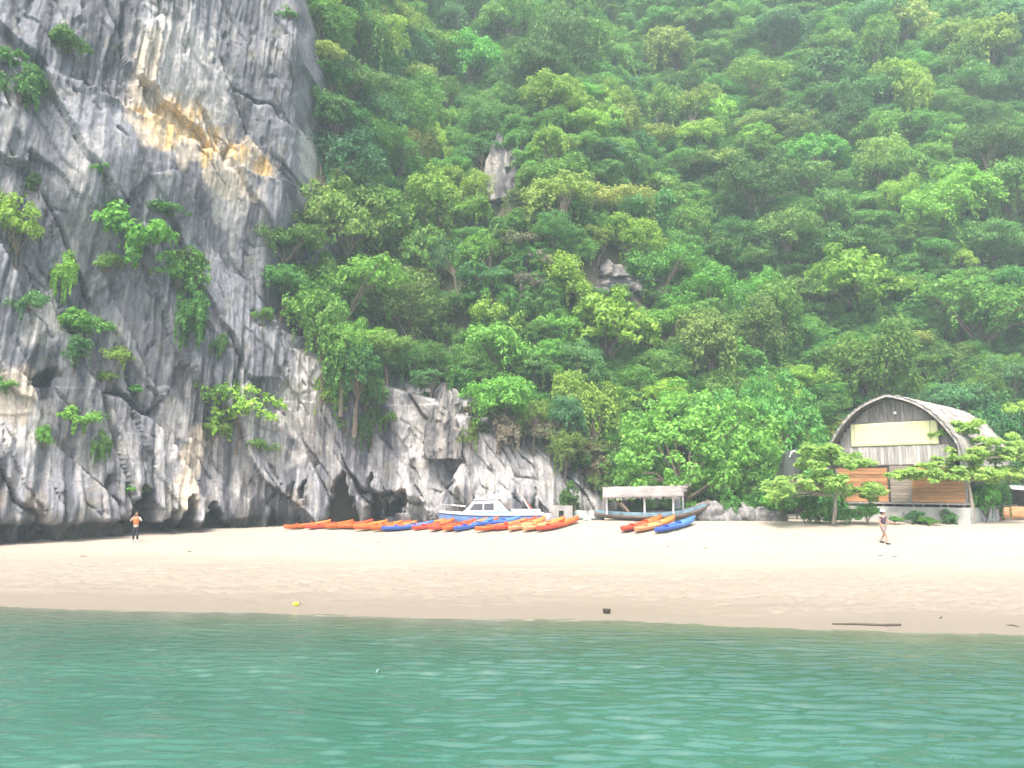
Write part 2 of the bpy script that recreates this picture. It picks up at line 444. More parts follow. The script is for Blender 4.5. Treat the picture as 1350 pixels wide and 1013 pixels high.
for i in range(10):
    lam = (0.78, 0.62, 0.50, 0.41, 0.34, 0.28, 0.23, 0.19, 1.2, 2.8)[i]
    amp = (0.014, 0.022, 0.029, 0.034, 0.037, 0.038, 0.037, 0.035, 0.006, 0.004)[i]
    th = rng.normal(0.06, 0.22)
    k = 2 * math.pi / lam
    ph = k * (math.sin(th) * WX + math.cos(th) * WY + warp * 0.5) + rng.uniform(0, 7) + 2.2 * fbm(WX / 1.5, WY / 0.9, 80 + i, 2)
    env = np.clip(0.65 + 1.1 * perlin(WX / 1.5, WY / 0.6, 95 + i), 0.05, 1.7)
    WZ += lam * amp * env * (np.sin(ph) + 0.38 * np.sin(2 * ph))
WZ *= np.clip(gust, 0.15, 1.4) * (0.22 + 0.78 * sstep(0.0, 3.0, -WS))
WZ = np.where((np.abs(WX) > 24) | (WY < 5) | (WY > 29), WZ * 0.1, WZ)
WZ = 0.042 * np.tanh(WZ / 0.042)
sea = link("sea", np_mesh("sea", np.stack([WX, WY, WZ], -1), grid_quads(len(wx), len(wy)), mat_sea(), True, {"depth": np.maximum(-ground_z(WX, WY), 0).ravel()}))
tag(sea, kind="structure")

# ------------------------------------------------------------------ the limestone cliff
cu = np.concatenate([np.arange(-58, -33, 0.35), np.arange(-33, 11.5, 0.075)])
cz = np.concatenate([np.arange(-0.8, 10, 0.075), np.arange(10, 42, 0.10), np.arange(42, 60, 0.4)])
CX, CZ = np.meshgrid(cu, cz, indexing='ij')
slope = np.gradient(cliff_base_y(cu), cu)
arc = np.concatenate([[0], np.cumsum(np.hypot(np.diff(cu), np.diff(cliff_base_y(cu))))])
arc = arc - np.interp(-18.5, cu, arc)
CU = np.repeat(arc[:, None], len(cz), 1)
nrm = np.stack([slope, -np.ones_like(slope)], -1); nrm /= np.linalg.norm(nrm, axis=1)[:, None]
for ax in (0, 1): nrm[:, ax] = np.convolve(np.pad(nrm[:, ax], 30, 'edge'), np.ones(61) / 61, 'valid')
def uz(px, py):
    P = on_surf(px, py); return np.interp(P[0], cu, arc), P[2]
U, Z = CU, CZ
w1 = fbm(U / 6, Z / 7, 101, 3); w2 = fbm(U / 2.2, Z / 3.0, 102, 3)
relief = 1.5 * fbm(U / 13, Z / 17, 103, 2) + 0.5 * fbm(U / 5.2, Z / 9, 104, 2)
ca, sa = math.cos(math.radians(33)), math.sin(math.radians(33))
A = U * ca + Z * sa; B = -U * sa + Z * ca                   # beds dip steeply towards the sand at the right
u0, z0 = uz(120, 120); u1, z1 = uz(385, 245)
ledge_z = z0 + (U - u0) * (z1 - z0) / (u1 - u0) + 0.8 * w2
wl = sstep(u0 - 3, u0 + 1, U) * (1 - sstep(u1 - 0.5, u1 + 2.0, U))
calm = wl * sstep(0.0, -1.0, Z - ledge_z) * sstep(-9, -5, Z - ledge_z) * 0.8          # the smooth grey slab under the scar
cm = sstep(-0.05, 0.35, fbm(U / 5, Z / 6, 111, 3)) * (1 - calm)
f1, f2, r1, ox, oy = worley(A / 3.2 + 0.30 * w1, B / 14 + 0.2 * w1, 110)
relief += ((r1 - 0.5) * 1.5 + ox * (hsh(np.floor(r1 * 9999), np.floor(r1 * 777), 4) - 0.5) * 2.4) * (1 - 0.6 * calm)
crack1 = (1 - sstep(0.0, 0.055, f2 - f1)) * cm
relief -= 1.0 * crack1
g1, g2, r2, ox2, oy2 = worley(A / 1.05 + 0.30 * w2, B / 6.5 + 0.2 * w1, 120)
relief += ((r2 - 0.5) * 0.30 + ox2 * (hsh(np.floor(r2 * 9999), np.floor(r2 * 777), 6) - 0.5) * 0.6) * (1 - calm)
crack2 = (1 - sstep(0.0, 0.07, g2 - g1)) * sstep(0.1, 0.4, fbm(U / 3, Z / 4, 112, 3)) * (1 - calm)
relief -= 0.40 * crack2
fl_mask = np.clip(0.5 + 1.2 * fbm(U / 7, Z / 9, 130, 2), 0.05, 1.2) * (1 - 0.8 * calm)
fl = np.abs(perlin(U / 0.85 + 0.25 * w2 + 0.03 * Z, Z / 14, 131)); fl2 = np.abs(perlin(U / 0.32 + 0.25 * w2 + 0.06 * Z, Z / 8, 132))
relief += fl_mask * (0.42 * (1 - np.minimum(fl * 2.0, 1)) + 0.26 * np.minimum(fl2 * 2.4, 1))
relief += 0.16 * (np.abs(perlin(U / 0.17 + 0.5 * w2 + 0.25 * Z, Z / 2.2, 135)) - 0.3) * (1 - calm) + 0.14 * np.abs(fbm(U / 0.6, Z / 2.6, 136, 4)) + 0.07 * fbm(U / 0.5, Z / 0.7, 133, 4) - 0.30 * sstep(0.42, 0.5, fbm(U / 1.5, Z / 4.5, 134, 3)) * (1 - calm)
# the ledge with the yellow scar above it
relief += wl * (1.5 * sstep(0.35, -0.35, Z - ledge_z) * sstep(-16, -2, Z - ledge_z) - 1.0 * sstep(-0.3, 0.3, Z - ledge_z) * (1 - sstep(2, 9, Z - ledge_z)))
up, zp = uz(380, 110)
relief += 1.2 * np.exp(-((U - up) / 2.2)**2) * sstep(zp - 9, zp - 2, Z)
# hard joints cutting down across the face
for poly in (((30, 60), (62, 95), (118, 145), (168, 200)), ((100, 185), (128, 240), (140, 292)), ((150, 252), (182, 305), (218, 352)), ((48, 300), (70, 350), (98, 425), (112, 470)), ((285, 435), (312, 470), (335, 512), (352, 560)), ((178, 540), (205, 575), (245, 612)),
             ((215, 150), (262, 205), (318, 262)), ((330, 60), (345, 150), (372, 215)), ((20, 430), (50, 500), (60, 560)), ((390, 480), (420, 540), (455, 600), (480, 660)), ((355, 600), (372, 640), (392, 690)), ((540, 560), (560, 610), (600, 650)), ((255, 330), (262, 400), (285, 440)), ((150, 500), (160, 570), (150, 640))):
    q_ = [uz(*p_) for p_ in poly]
    for (ua, za), (ub, zb) in zip(q_[:-1], q_[1:]):
        tt = np.clip(((U - ua) * (ub - ua) + (Z - za) * (zb - za)) / ((ub - ua)**2 + (zb - za)**2), 0, 1)
        dd = np.hypot(U - ua - tt * (ub - ua) + 0.35 * w2 + 0.15 * fl2, Z - za - tt * (zb - za) + 0.35 * w1)
        wj = 0.085 + 0.06 * perlin(U / 0.9, Z / 0.9, 137)
        relief -= 0.45 * (1 - sstep(0.3 * wj, wj, dd)) * sstep(-0.25, 0.15, perlin(U / 1.6, Z / 1.6, 138))
# the foot: hollows and hanging rock, a tide notch on the left
foot = 1 - sstep(3.0, 7.5, Z)
drip = perlin(U / 1.15 + 0.3 * w2, Z / 6, 140)
relief += foot * (0.8 * drip + 0.45 * perlin(U / 0.42, Z / 2.6, 141)) + 0.7 * sstep(5.5, 2.6, Z + 1.2 * drip) * sstep(1.2, 2.4, Z + 0.8 * drip)
notch_top = 1.75 + 0.35 * fbm(U / 2.0, U * 0 + 2, 142, 3)
uN, _ = uz(215, 690)
notch = sstep(notch_top + 0.22, notch_top - 0.15, Z) * (1 - sstep(uN - 1.5, uN + 0.5, U))
relief -= 0.95 * notch
cave = np.zeros_like(U)
for (cpx, cpy, wid, hgt, dep, lean_) in ((193, 702, 1.15, 2.6, 2.4, -0.15), (207, 706, 0.6, 1.3, 2.0, 0.2), (243, 697, 0.75, 2.1, 2.4, 0.1), (281, 697, 1.15, 1.7, 2.2, 0), 
                                      (358, 695, 0.5, 1.1, 1.5, 0), (384, 650, 0.22, 0.8, 0.9, 0.1), (398, 650, 0.30, 0.95, 1.0, 0.1), (430, 694, 1.05, 3.5, 2.4, 0.12), (447, 694, 0.8, 2.6, 2.2, -0.12),
                                      (485, 640, 0.26, 0.95, 1.0, 0.1), (487, 692, 0.85, 2.2, 2.0, 0), (523, 670, 0.55, 1.5, 1.6, 0.2), (508, 675, 0.5, 0.9, 1.3, 0), (145, 640, .25, .7, .8, .2), (65, 500, 0.7, 0.9, 1.2, 0.4)):
    uc, zc = uz(cpx, cpy)
    if cpy > 685: zc = 0.9; hgt *= 1.2
    tt = np.clip((Z - zc) / hgt, -0.2, 1.3)
    hw = 0.85 * wid * np.clip(1 - np.clip(tt, 0, 1)**1.3, 0, 1)**0.75 * (1 + 0.45 * perlin(Z / 0.7, Z * 0 + cpx, 150))
    d = (np.abs(U - uc - lean_ * (Z - zc) + 0.25 * w2) - hw)
    d = d + 0.16 * perlin(U / 0.22, Z / 1.1, 151) + 0.12 * sstep(0.5, 1, tt) * perlin(U / 0.12, Z / 3, 152)
    m_ = sstep(0.10, -0.22, d) * (tt < 1.0) * (Z > zc - 0.4)
    cave = np.maximum(cave, m_ * dep * (3.0 if cpy > 685 else 1.7) * (1 + 0.35 * w2 + 0.2 * perlin(U / 0.3, Z / 1.5, 153)))
relief -= cave
# the broken rib above the boats: a few hard joints
rib = sstep(-6.5, -5.5, CX) * (1 - sstep(7.5, 10, Z))
q1, q2, r3, ox3, oy3 = worley(U / 1.7 + 0.25 * Z + 0.25 * w2, Z / 3.6 + 0.15 * U + 0.2 * w1, 160)
relief += rib * ((r3 - 0.5) * 1.2 + ox3 * (r3 - 0.3) * 0.8 - 0.45 * (1 - sstep(0, 0.06, q2 - q1)) * sstep(-.1, .25, fbm(U / 2.5, Z / 2.5, 161, 2)))
relief = relief - 1.0
# assemble
Y0 = surf_y(CX, CZ)
T = CX - edge_x(CZ)
relief = np.where(T > 0, relief * (1 - 0.6 * sstep(0, 5, T)), relief)
PX = CX + nrm[:, 0][:, None] * relief; PY = Y0 + nrm[:, 1][:, None] * relief
# stains and bare rock colours
def mixc(c, k, m): return c + (np.array(k) - c) * m[..., None]
c = np.zeros(U.shape + (3,)) + np.array((0.195, 0.205, 0.235))
c = c * (0.82 + 0.36 * r1[..., None]) * (0.86 + 0.28 * r2[..., None])
st = fbm(U / 0.9 + 0.25 * w2 + 0.04 * Z, Z / 15, 170, 4)
st2 = fbm(U / 0.33 + 0.3 * w2 + 0.1 * Z, Z / 6, 171, 3)
patch = fbm(U / 6, Z / 7, 172, 4)
c = mixc(c, (0.085, 0.09, 0.108), 0.85 * sstep(0.0, 0.45, st + 0.35 * patch))
low = 1 - sstep(5, 17, Z)
pale = np.clip(sstep(0.05, 0.5, -st + 0.35 * low - 0.15 + 0.5 * fbm(U / 3, Z / 4, 173, 3)), 0, 1)
c = mixc(c, (0.42, 0.41, 0.405), 0.60 * pale)
c = mixc(c, (0.54, 0.53, 0.52), 0.7 * sstep(0.30, 0.42, st2 + 0.18 * low) * (0.35 + 0.65 * pale))
def blob(px, py, ru, rz_, rough=0.5, seed=180):
    uc, zc = uz(px, py)
    return sstep(1.15, 0.75, np.hypot((U - uc) / ru, (Z - zc) / rz_) + rough * fbm(U / 1.1, Z / 1.6, seed, 4))
white = np.maximum.reduce([blob(230, 95, 2.8, 6.0, .5, 181), blob(262, 75, 1.5, 2.6, .6, 182), blob(290, 130, 1.1, 3.5, .7, 183), blob(205, 40, 1.0, 1.8, .6, 184), blob(300, 255, 1.5, 2.2, .6, 185),
                          blob(415, 200, 0.5, 2.2, .4, 186), blob(20, 560, 2.2, 1.8, .6, 187), blob(400, 530, 1.6, 4.0, .6, 188), blob(545, 560, 1.6, 2.6, .6, 189), blob(230, 560, .8, 2.2, .5, 190), blob(60, 420, 1.2, 2.0, .6, 191)])
c = mixc(c, (0.60, 0.585, 0.57), 0.78 * white)
cream = np.maximum.reduce([blob(200, 80, 0.8, 3.2, .5, 192), blob(240, 165, 4.0, 3.4, .45, 193), blob(335, 205, 2.0, 1.7, .6, 194), blob(290, 190, 2.0, 1.6, .6, 207), blob(300, 240, 2.4, 1.5, .6, 208), blob(25, 525, 1.4, 2.0, .6, 195), blob(245, 640, .7, 2.4, .5, 196), blob(262, 590, .6, 1.8, .5, 197)])
c = mixc(c, (0.62, 0.54, 0.43), 0.8 * cream)
ylw = np.maximum.reduce([blob(178, 140, 1.5, 0.8, .6, 198), blob(280, 175, 1.2, 1.4, .8, 210), blob(215, 170, 1.2, 1.9, .9, 199), blob(248, 155, 1.8, 1.9, .9, 200), blob(205, 190, 1.1, 0.8, .6, 201), blob(322, 190, .7, .9, .5, 202), blob(352, 210, .65, .85, .5, 203), blob(268, 205, .5, 1.2, .6, 204)])
c = mixc(c, (0.78, 0.52, 0.20), 0.85 * ylw * (0.35 + 0.65 * sstep(-0.25, 0.25, st2)))
ribp = sstep(-9.5, -7.5, CX) * sstep(0.0, 0.25, 0.35 + fbm(U / 1.5, Z / 4, 209, 3)) * sstep(1.2, 2.2, Z)
c = mixc(c, (0.50, 0.495, 0.495), 0.55 * ribp)
brown = sstep(0.15, 0.5, fbm(U / 1.6, Z / 2.2, 205, 4)) * (1 - sstep(2.5, 6, Z))
c = mixc(c, (0.30, 0.25, 0.19), 0.5 * brown)
lich = sstep(0.25, 0.55, fbm(U / 1.3, Z / 1.5, 206, 4))
c = mixc(c, (0.20, 0.20, 0.13), 0.35 * lich)
tide = sstep(notch_top + 0.1, notch_top - 0.1, Z + 0.12 * w2) * (1 - sstep(uN + 4, uN + 12, U))
tide2 = sstep(1.45, 1.2, Z + 0.4 * w2)
c = mixc(c, (0.085, 0.080, 0.068), 0.85 * np.maximum(tide, 0.75 * tide2))
keep = (T < 5.0)
q = grid_quads(*U.shape)
q = q[keep.ravel()[q].all(1)]
used = np.zeros(U.size, bool); used[q.ravel()] = True
remap = np.cumsum(used) - 1
cliff = link("cliff", np_mesh("cliff", np.stack([PX, PY, CZ], -1).reshape(-1, 3)[used], remap[q], ROCK, False, {"col": np.clip(c * 0.80, 0.02, 0.9).reshape(-1, 3)[used]}))
tag(cliff, kind="structure")
def cliff_point(px, py):
    """a point on the rock, with the relief"""
    P = on_surf(px, py)
    i = np.argmin(np.abs(cu - P[0])); j = np.argmin(np.abs(cz - P[2]))
    return np.array((PX[i, j], PY[i, j], cz[j]))

# ------------------------------------------------------------------ the wooded hill
SOIL = mat_plain("hill_soil", (0.040, 0.050, 0.024), 0.95, 0.5, 0.6, 0.6, c2=(0.06, 0.06, 0.035))
hx = np.arange(-75, 130, 1.0); hz = np.arange(0.0, 118, 1.0)
HX, HZ = np.meshgrid(hx, hz, indexing='ij')
HT = HX - edge_x(HZ)
HY = np.where(HT < 1.0, surf_y(HX, HZ) + 4.5, surf_y(HX, HZ) + 0.35 + 4.0 * (1 - sstep(1, 5, HT)))
HY[:, -1] += 60
hill = link("hill", np_mesh("hill", np.stack([HX, HY, HZ], -1), grid_quads(*HX.shape), SOIL, True))
tag(hill, kind="structure")


# bare rock standing out of the woods
def outcrop(px, py, wid, hgt, seed, lean=0.0, fwd=0.75):
    base = on_surf(px, py)
    nu, nv = 60, 80
    th = np.linspace(0, 2 * math.pi, nu, endpoint=False); hh = np.linspace(0, 1, nv)
    TH, HH = np.meshgrid(th, hh, indexing='ij')
    prof = wid * (0.72 + 0.28 * (1 - HH)) * np.sqrt(np.clip(1 - HH**14, 0, 1))
    cth, sth = np.cos(TH), np.sin(TH)
    n_ = 1 + 0.30 * fbm(cth * 1.2 + 7 * seed, HH * 2.5 + sth, seed, 4) - 0.30 * (1 - np.minimum(np.abs(perlin(TH * 3.2 + 3 * seed, HH * 1.6, seed + 3)) * 3, 1))
    f1_, f2_, rr, _, _ = worley(TH * 1.9 + 0.4 * HH, HH * 4, seed + 6)
    n_ = n_ + (rr - 0.5) * 0.55
    X = prof * n_ * cth + lean * HH * hgt; Y = prof * n_ * sth * 0.8 + 0.42 * HH * hgt; Zz = HH * hgt * (1 + 0.16 * fbm(cth * 2.2 + seed, sth * 2.2, seed + 8, 3)) - 0.8
    g = 0.5 + 0.5 * fbm(TH * 2.5 + seed, HH * 1.4, seed + 9, 4)
    cc = np.zeros(X.shape + (3,)) + np.array((0.24, 0.24, 0.25)); cc = mixc(cc, (0.50, 0.48, 0.45), sstep(0.35, 0.75, g)); cc = mixc(cc, (0.13, 0.135, 0.15), sstep(0.5, 0.15, g) * 0.8)
    qd = grid_quads(nu, nv); i = np.arange(nu * nv).reshape(nu, nv)
    wrap = np.stack([i[-1, :-1], i[0, :-1], i[0, 1:], i[-1, 1:]], -1)
    o = link("rock_outcrop", np_mesh("rock_outcrop", np.stack([X, Y, Zz], -1), np.concatenate([qd, wrap]), ROCK, False, {"col": cc.reshape(-1, 3) * 0.48}), loc=base + np.array((0, wid * fwd, 0)))
    return tag(o, kind="structure")
outcrop(664, 258, 2.1, 9.0, 21, 0.0, 0.5)
outcrop(795, 380, 3.2, 3.8, 29, 0.05, 0.45)
outcrop(845, 378, 2.4, 5.0, 27, 0.0, 0.2)
outcrop(600, 425, 1.6, 4.2, 23)
outcrop(583, 590, 1.5, 5.5, 24)
outcrop(748, 380, 1.3, 4.6, 25, 0.0, 0.2)
outcrop(590, 480, 1.3, 3.0, 26)

# ------------------------------------------------------------------ trees and shrubs
def leaf_mesh(name, P, N, size, rng, aspect=0.55, mat=LEAF):
    """one quad per leaf, folded along its rib"""
    n = len(P)
    N = N / (np.linalg.norm(N, axis=1)[:, None] + 1e-9)
    r = rng.normal(size=(n, 3)); a = np.cross(N, r); a /= np.linalg.norm(a, axis=1)[:, None] + 1e-9
    b = np.cross(N, a)
    L = (size * rng.uniform(0.65, 1.3, n))[:, None]; W = L * aspect
    v = np.stack([P - a * L * .5, P + b * W * .5 + N * L * 0.10, P + a * L * .5 - N * L * 0.06, P - b * W * .5 + N * L * 0.10], 1).reshape(-1, 3)
    tone = np.repeat(np.clip(rng.beta(2, 2.2, n), 0, 1), 4)
    return np_mesh(name, v, np.arange(n * 4).reshape(-1, 4), mat, False, {"tone": tone})

def unit(rng, n, zmin=-1.0):
    z = rng.uniform(zmin, 1, n); t = rng.uniform(0, 2 * math.pi, n); s = np.sqrt(1 - z * z)
    return np.stack([s * np.cos(t), s * np.sin(t), z], -1)

def crown_points(rng, R, H, nclump, per, flat, cl=(0.09, 0.19), drape=0, zmin=-0.3, hollow=0.55, lobes=0):
    if lobes:                                  # several overlapping lobes make an uneven crown
        ld = unit(rng, lobes, -0.35)
        lc = ld * rng.uniform(0.40, 0.72, lobes)[:, None] * np.array((R, R, H))
        lr = rng.uniform(0.34, 0.58, lobes)
        k = rng.integers(0, lobes, nclump)
        d = unit(rng, nclump, zmin)
        C = lc[k] + d * (lr[k] * rng.uniform(0.6, 1.05, nclump))[:, None] * np.array((R, R, H * 0.9))
    else:
        d = unit(rng, nclump, zmin)
        rad = rng.uniform(hollow, 1.0, nclump) * (1 + 0.18 * np.sin(3 * np.arctan2(d[:, 1], d[:, 0]) + rng.uniform(0, 6)))
        C = d * rad[:, None] * np.array((R, R, H))
    rc = R * rng.uniform(cl[0], cl[1], nclump)
    P, N = [], []
    mean = 0.5 * (cl[0] + cl[1]) * R
    for k in range(nclump):
        n = max(8, int(per * (rc[k] / mean)**2))
        e = unit(rng, n, -0.6)
        rr = rc[k] * (0.35 + 0.75 * np.sqrt(rng.uniform(0, 1, n)))
        P.append(C[k] + e * rr[:, None] * np.array((1, 1, flat)))
        N.append(e * 0.6 + d[k] * 0.35 + np.array((0, 0, 0.5)) + rng.normal(size=(n, 3)) * 0.5)
    for k in range(drape):
        j = rng.integers(nclump); Ln = rng.uniform(0.25, 0.85) * R; n = int(90 * Ln / R)
        t = rng.uniform(0, 1, n)
        e = unit(rng, n, -0.3); wd = R * 0.10 * (1.2 - t)[:, None]
        P.append(C[j] + np.array((0, 0, -0.05 * R)) + e * wd + np.stack([d[j, 0] * 0.10 * R * np.sqrt(t), d[j, 1] * 0.10 * R * np.sqrt(t), -t * Ln], -1))
        N.append(e * 0.9 + d[j] * 0.4 + np.array((0, 0, 0.3)) + rng.normal(size=(n, 3)) * 0.35)
    return np.concatenate(P), np.concatenate(N), C

def tree_meshes(seed, R, H, trunk_h, nclump, per, leaf, flat, drape=0, tr=0.14, cl=(0.09, 0.19), bark=BARK, hollow=0.55, zmin=-0.3, bare=0, root=-1.2, lobes=0):
    rng = np.random.default_rng(seed)
    P, N, C = crown_points(rng, R, H, nclump, per, flat, cl, drape, zmin, hollow, lobes)
    up = trunk_h + H * 0.55
    P[:, 2] += up; C = C + np.array((0, 0, up))
    crown = leaf_mesh("crown", P, N, leaf, rng)
    m = MB()
    bend = rng.normal(size=2) * 0.12 * R
    top = np.array((bend[0], bend[1], up))
    m.tube([(0, 0, root), (bend[0] * .2, bend[1] * .2, trunk_h * .35), (bend[0] * .7, bend[1] * .7, trunk_h), top], [tr * 1.3, tr, tr * .8, tr * .35], 7)
    for k in range(min(nclump, 13 + bare)):
        s = np.array((bend[0] * .7, bend[1] * .7, trunk_h * rng.uniform(0.75, 1.1))); e = C[k * nclump // (13 + bare)]
        mid = (s + e) / 2 + np.array((0, 0, 0.12 * R))
        m.tube([s, mid, e], [tr * .5, tr * .32, tr * .12], 5, False)
    return crown, m.mesh("trunk", bark)

PROTO = []      # (crown mesh, trunk mesh, nominal crown radius, height of the crown's centre)
spec = [  # R, H, trunk, clumps, leaves per clump, leaf, flat, drape, lobes
    (3.0, 2.2, 0.8, 170, 40, 0.22, 0.75, 4, 8), (2.8, 2.1, 0.7, 160, 40, 0.21, 0.70, 10, 7), (3.3, 1.6, 0.9, 160, 40, 0.22, 0.50, 6, 9), (3.2, 1.5, 1.0, 150, 40, 0.21, 0.45, 8, 9),
    (2.6, 2.5, 0.8, 150, 38, 0.21, 0.85, 24, 6), (2.4, 2.8, 0.7, 140, 36, 0.22, 0.90, 34, 6), (2.9, 2.1, 0.8, 130, 40, 0.27, 0.62, 8, 7), (3.1, 1.8, 1.1, 130, 40, 0.20, 0.55, 4, 9),
    (2.7, 2.3, 0.7, 170, 38, 0.19, 0.85, 18, 8), (3.4, 1.6, 1.1, 150, 42, 0.24, 0.48, 8, 10), (2.5, 2.2, 0.8, 140, 40, 0.23, 0.75, 4, 6), (3.0, 2.3, 0.9, 180, 36, 0.20, 0.65, 12, 9)]
for i, (R, H, th, nc, per, lf, fl_, dr, lo) in enumerate(spec):
    c_, t_ = tree_meshes(300 + i, R, H, th, nc, per, lf, fl_, dr, lobes=lo, zmin=-0.5)
    PROTO.append((c_, t_, R, th + H * .55))
SHRUB = []
for i in range(5):
    c_, t_ = tree_meshes(340 + i, 1.2, (0.9, 1.1, 0.75, 1.3, 0.8)[i], 0.12, 55, 36, (0.17, 0.15, 0.19, 0.16, 0.14)[i], 0.8, (2, 9, 5, 18, 3)[i], tr=0.035, cl=(0.12, 0.24), zmin=-0.75, root=-0.35, lobes=(5, 4, 6, 4, 5)[i])
    SHRUB.append((c_, t_, 1.2, 0.25 + 0.6))

def plant(name, proto, loc, sc, rz, color, label, cat, group, tilt=(0, 0), squash=1.0, crown_name="crown", trunk_name="trunk"):
    o = empty(name, loc, rz, label, cat, group)
    o.rotation_euler = (tilt[0], tilt[1], rz)
    o.scale = (sc, sc, sc * squash)
    c_ = link(crown_name, proto[0], o); c_.color = (*color, 1)
    t_ = link(trunk_name, proto[1], o)
    return o

GREENS = {  # base colour, word
    "dark": ((0.088, 0.238, 0.052), "dark green"),
    "mid": ((0.145, 0.360, 0.060), "mid green"),
    "bright": ((0.262, 0.475, 0.070), "bright yellow green"),
    "olive": ((0.185, 0.330, 0.070), "dull olive"),
    "blue": ((0.095, 0.270, 0.090), "bluish green"),
    "tan": ((0.290, 0.410, 0.090), "pale yellowish"),
}
SHAPE = ("rounded", "rounded", "wide flat-topped", "wide flat-topped", "creeper-hung", "creeper-draped tall", "large-leaved", "loose airy", "shaggy creeper-hung", "wide tiered", "compact", "dense layered")
def tree_words(k, cn, big, p):
    size = "big" if big > 1.25 else ("small" if big < 0.85 else "medium")
    x, z = p[0], p[2]
    if z > 62: zone = "high under the hazy top of the slope"
    elif x < -9: zone = "close against the grey cliff edge" if z < 36 else "behind the top of the grey cliff"
    elif abs(x + 2) < 7 and z > 24: zone = "on the slope around the grey rock pinnacle"
    elif x < 3: zone = "above the pale rock rib" if z < 24 else "left of the rock pinnacle"
    elif x < 13: zone = "on the slope above the wooden boat" if z < 22 else "above the bare rock face"
    elif x < 20: zone = "above the round bushy trees" if z < 22 else "on the steep slope over the round bushy trees"
    elif x < 34: zone = "just behind the thatched house" if z < 16 else "on the slope over the thatched house"
    else: zone = "on the slope past the lean-to" if z < 30 else "far up the slope past the lean-to"
    return "%s %s %s tree %s" % (size, SHAPE[k], GREENS[cn][1], zone)
rnd = random.Random(11)
def jit(c, k=0.18):
    s = 1 + rnd.uniform(-k, k)
    return tuple(max(0.004, x * s * (1 + rnd.uniform(-.08, .08))) for x in c)

# named trees: where the crown's foot meets the slope, crown width in metres
named = [  # px, py(foot), width px, proto, colour, squash, label
    (570, 355, 120, 5, "bright", 1.25, "yellow green tree hung with creepers above a dark hollow beside the cliff"),
    (480, 350, 150, 4, "mid", 1.1, "broad green creeper-covered tree beside the grey cliff edge"),
    (420, 400, 75, 8, "olive", 1.0, "small olive tree leaning at the cliff edge below the yellow scar"),
    (455, 455, 170, 0, "mid", 1.1, "full rounded green tree overhanging the pale fluted rock"),
    (535, 480, 150, 11, "olive", 1.2, "tall olive and green tree over the white rock rib"),
    (425, 500, 105, 5, "mid", 1.4, "bright creeper curtain tree hanging down the pale fluted rock"),
    (468, 545, 105, 4, "dark", 1.4, "dark creeper-clad tree hanging low over the caves"),
    (665, 578, 125, 0, "mid", 1.1, "rounded fresh green tree at the foot of the slope behind the motorboat"),
    (660, 480, 95, 5, "bright", 1.1, "light green creeper-draped tree in the middle of the slope"),
    (800, 500, 150, 6, "bright", 1.25, "big bright tree with large pale leaves above the wooden boat"),
    (790, 300, 140, 3, "tan", 0.9, "wide flat-topped tan and green tree beside the bare rock face"),
    (935, 430, 120, 11, "mid", 1.0, "dense mid green tree above the round trees"),
    (1130, 430, 160, 6, "bright", 1.1, "bright yellow green tree with broad crown above the thatched house"),
    (1120, 510, 110, 0, "mid", 1.0, "rounded feathery green tree behind the ridge of the thatched house"),
    (1290, 480, 170, 0, "mid", 1.1, "large soft green tree on the slope behind the thatched house"),
    (1050, 420, 110, 2, "olive", 1.0, "flat olive tree between two greener trees above the house"),
    (960, 250, 110, 9, "tan", 0.9, "pale tan leaved tree high in the middle of the slope"),
    (720, 170, 110, 0, "bright", 1.0, "light green rounded tree beside the grey rock pinnacle"),
    (395, 345, 70, 1, "mid", 1.1, "small green tree squeezed against the pale cliff under the yellow stain"),
    (505, 430, 120, 10, "bright", 1.1, "yellowish green tree in front of the dark hollow"),
    (450, 520, 95, 8, "mid", 1.5, "shaggy green tree over the pale fluted rock beside the creeper curtain"),
    (612, 520, 80, 11, "olive", 1.2, "olive tree on the crest of the white rock rib"),
    (640, 380, 90, 4, "mid", 1.2, "green creeper-hung tree left of the dry gully"),
    (745, 420, 100, 8, "bright", 1.1, "bright shaggy tree at the foot of the dry gully"),
    (880, 470, 110, 0, "mid", 1.0, "full green tree above the domed tree at the beach edge"),
    (500, 190, 120, 8, "blue", 1.0, "dark bluish tree behind the upper cliff edge"),
]
taken = []
for (px, py, wpx, k, cn, sq, lab) in named:
    b = on_surf(px, py)
    dep = project(b)[2]
    pr = PROTO[k]
    sc = wpx / FPX * dep / 2 / (pr[2] * 1.08)
    plant("tree", pr, b, sc, rnd.uniform(0, 6.28), jit(GREENS[cn][0], 0.08), lab, "tree", None, squash=sq)
    taken.append((b + np.array((0, 0, 2.0)), pr[2] * sc * 0.75))

# the rest of the wood, by dart throwing over the slope
rng = np.random.default_rng(77)
cand = []
for k in range(70000):
    x = rng.uniform(-30, 110); z = rng.uniform(1.6, 113)
    cand.append((x, z))
cand = np.array(cand)
cy_ = surf_y(cand[:, 0], cand[:, 1])
t_ = cand[:, 0] - edge_x(cand[:, 1])
pxs, pys, dp = project(np.stack([cand[:, 0], cy_, cand[:, 1] + 2.0], -1))
ok = (t_ > 0.8) & (pxs > -80) & (pxs < 1440) & (pys > -70)
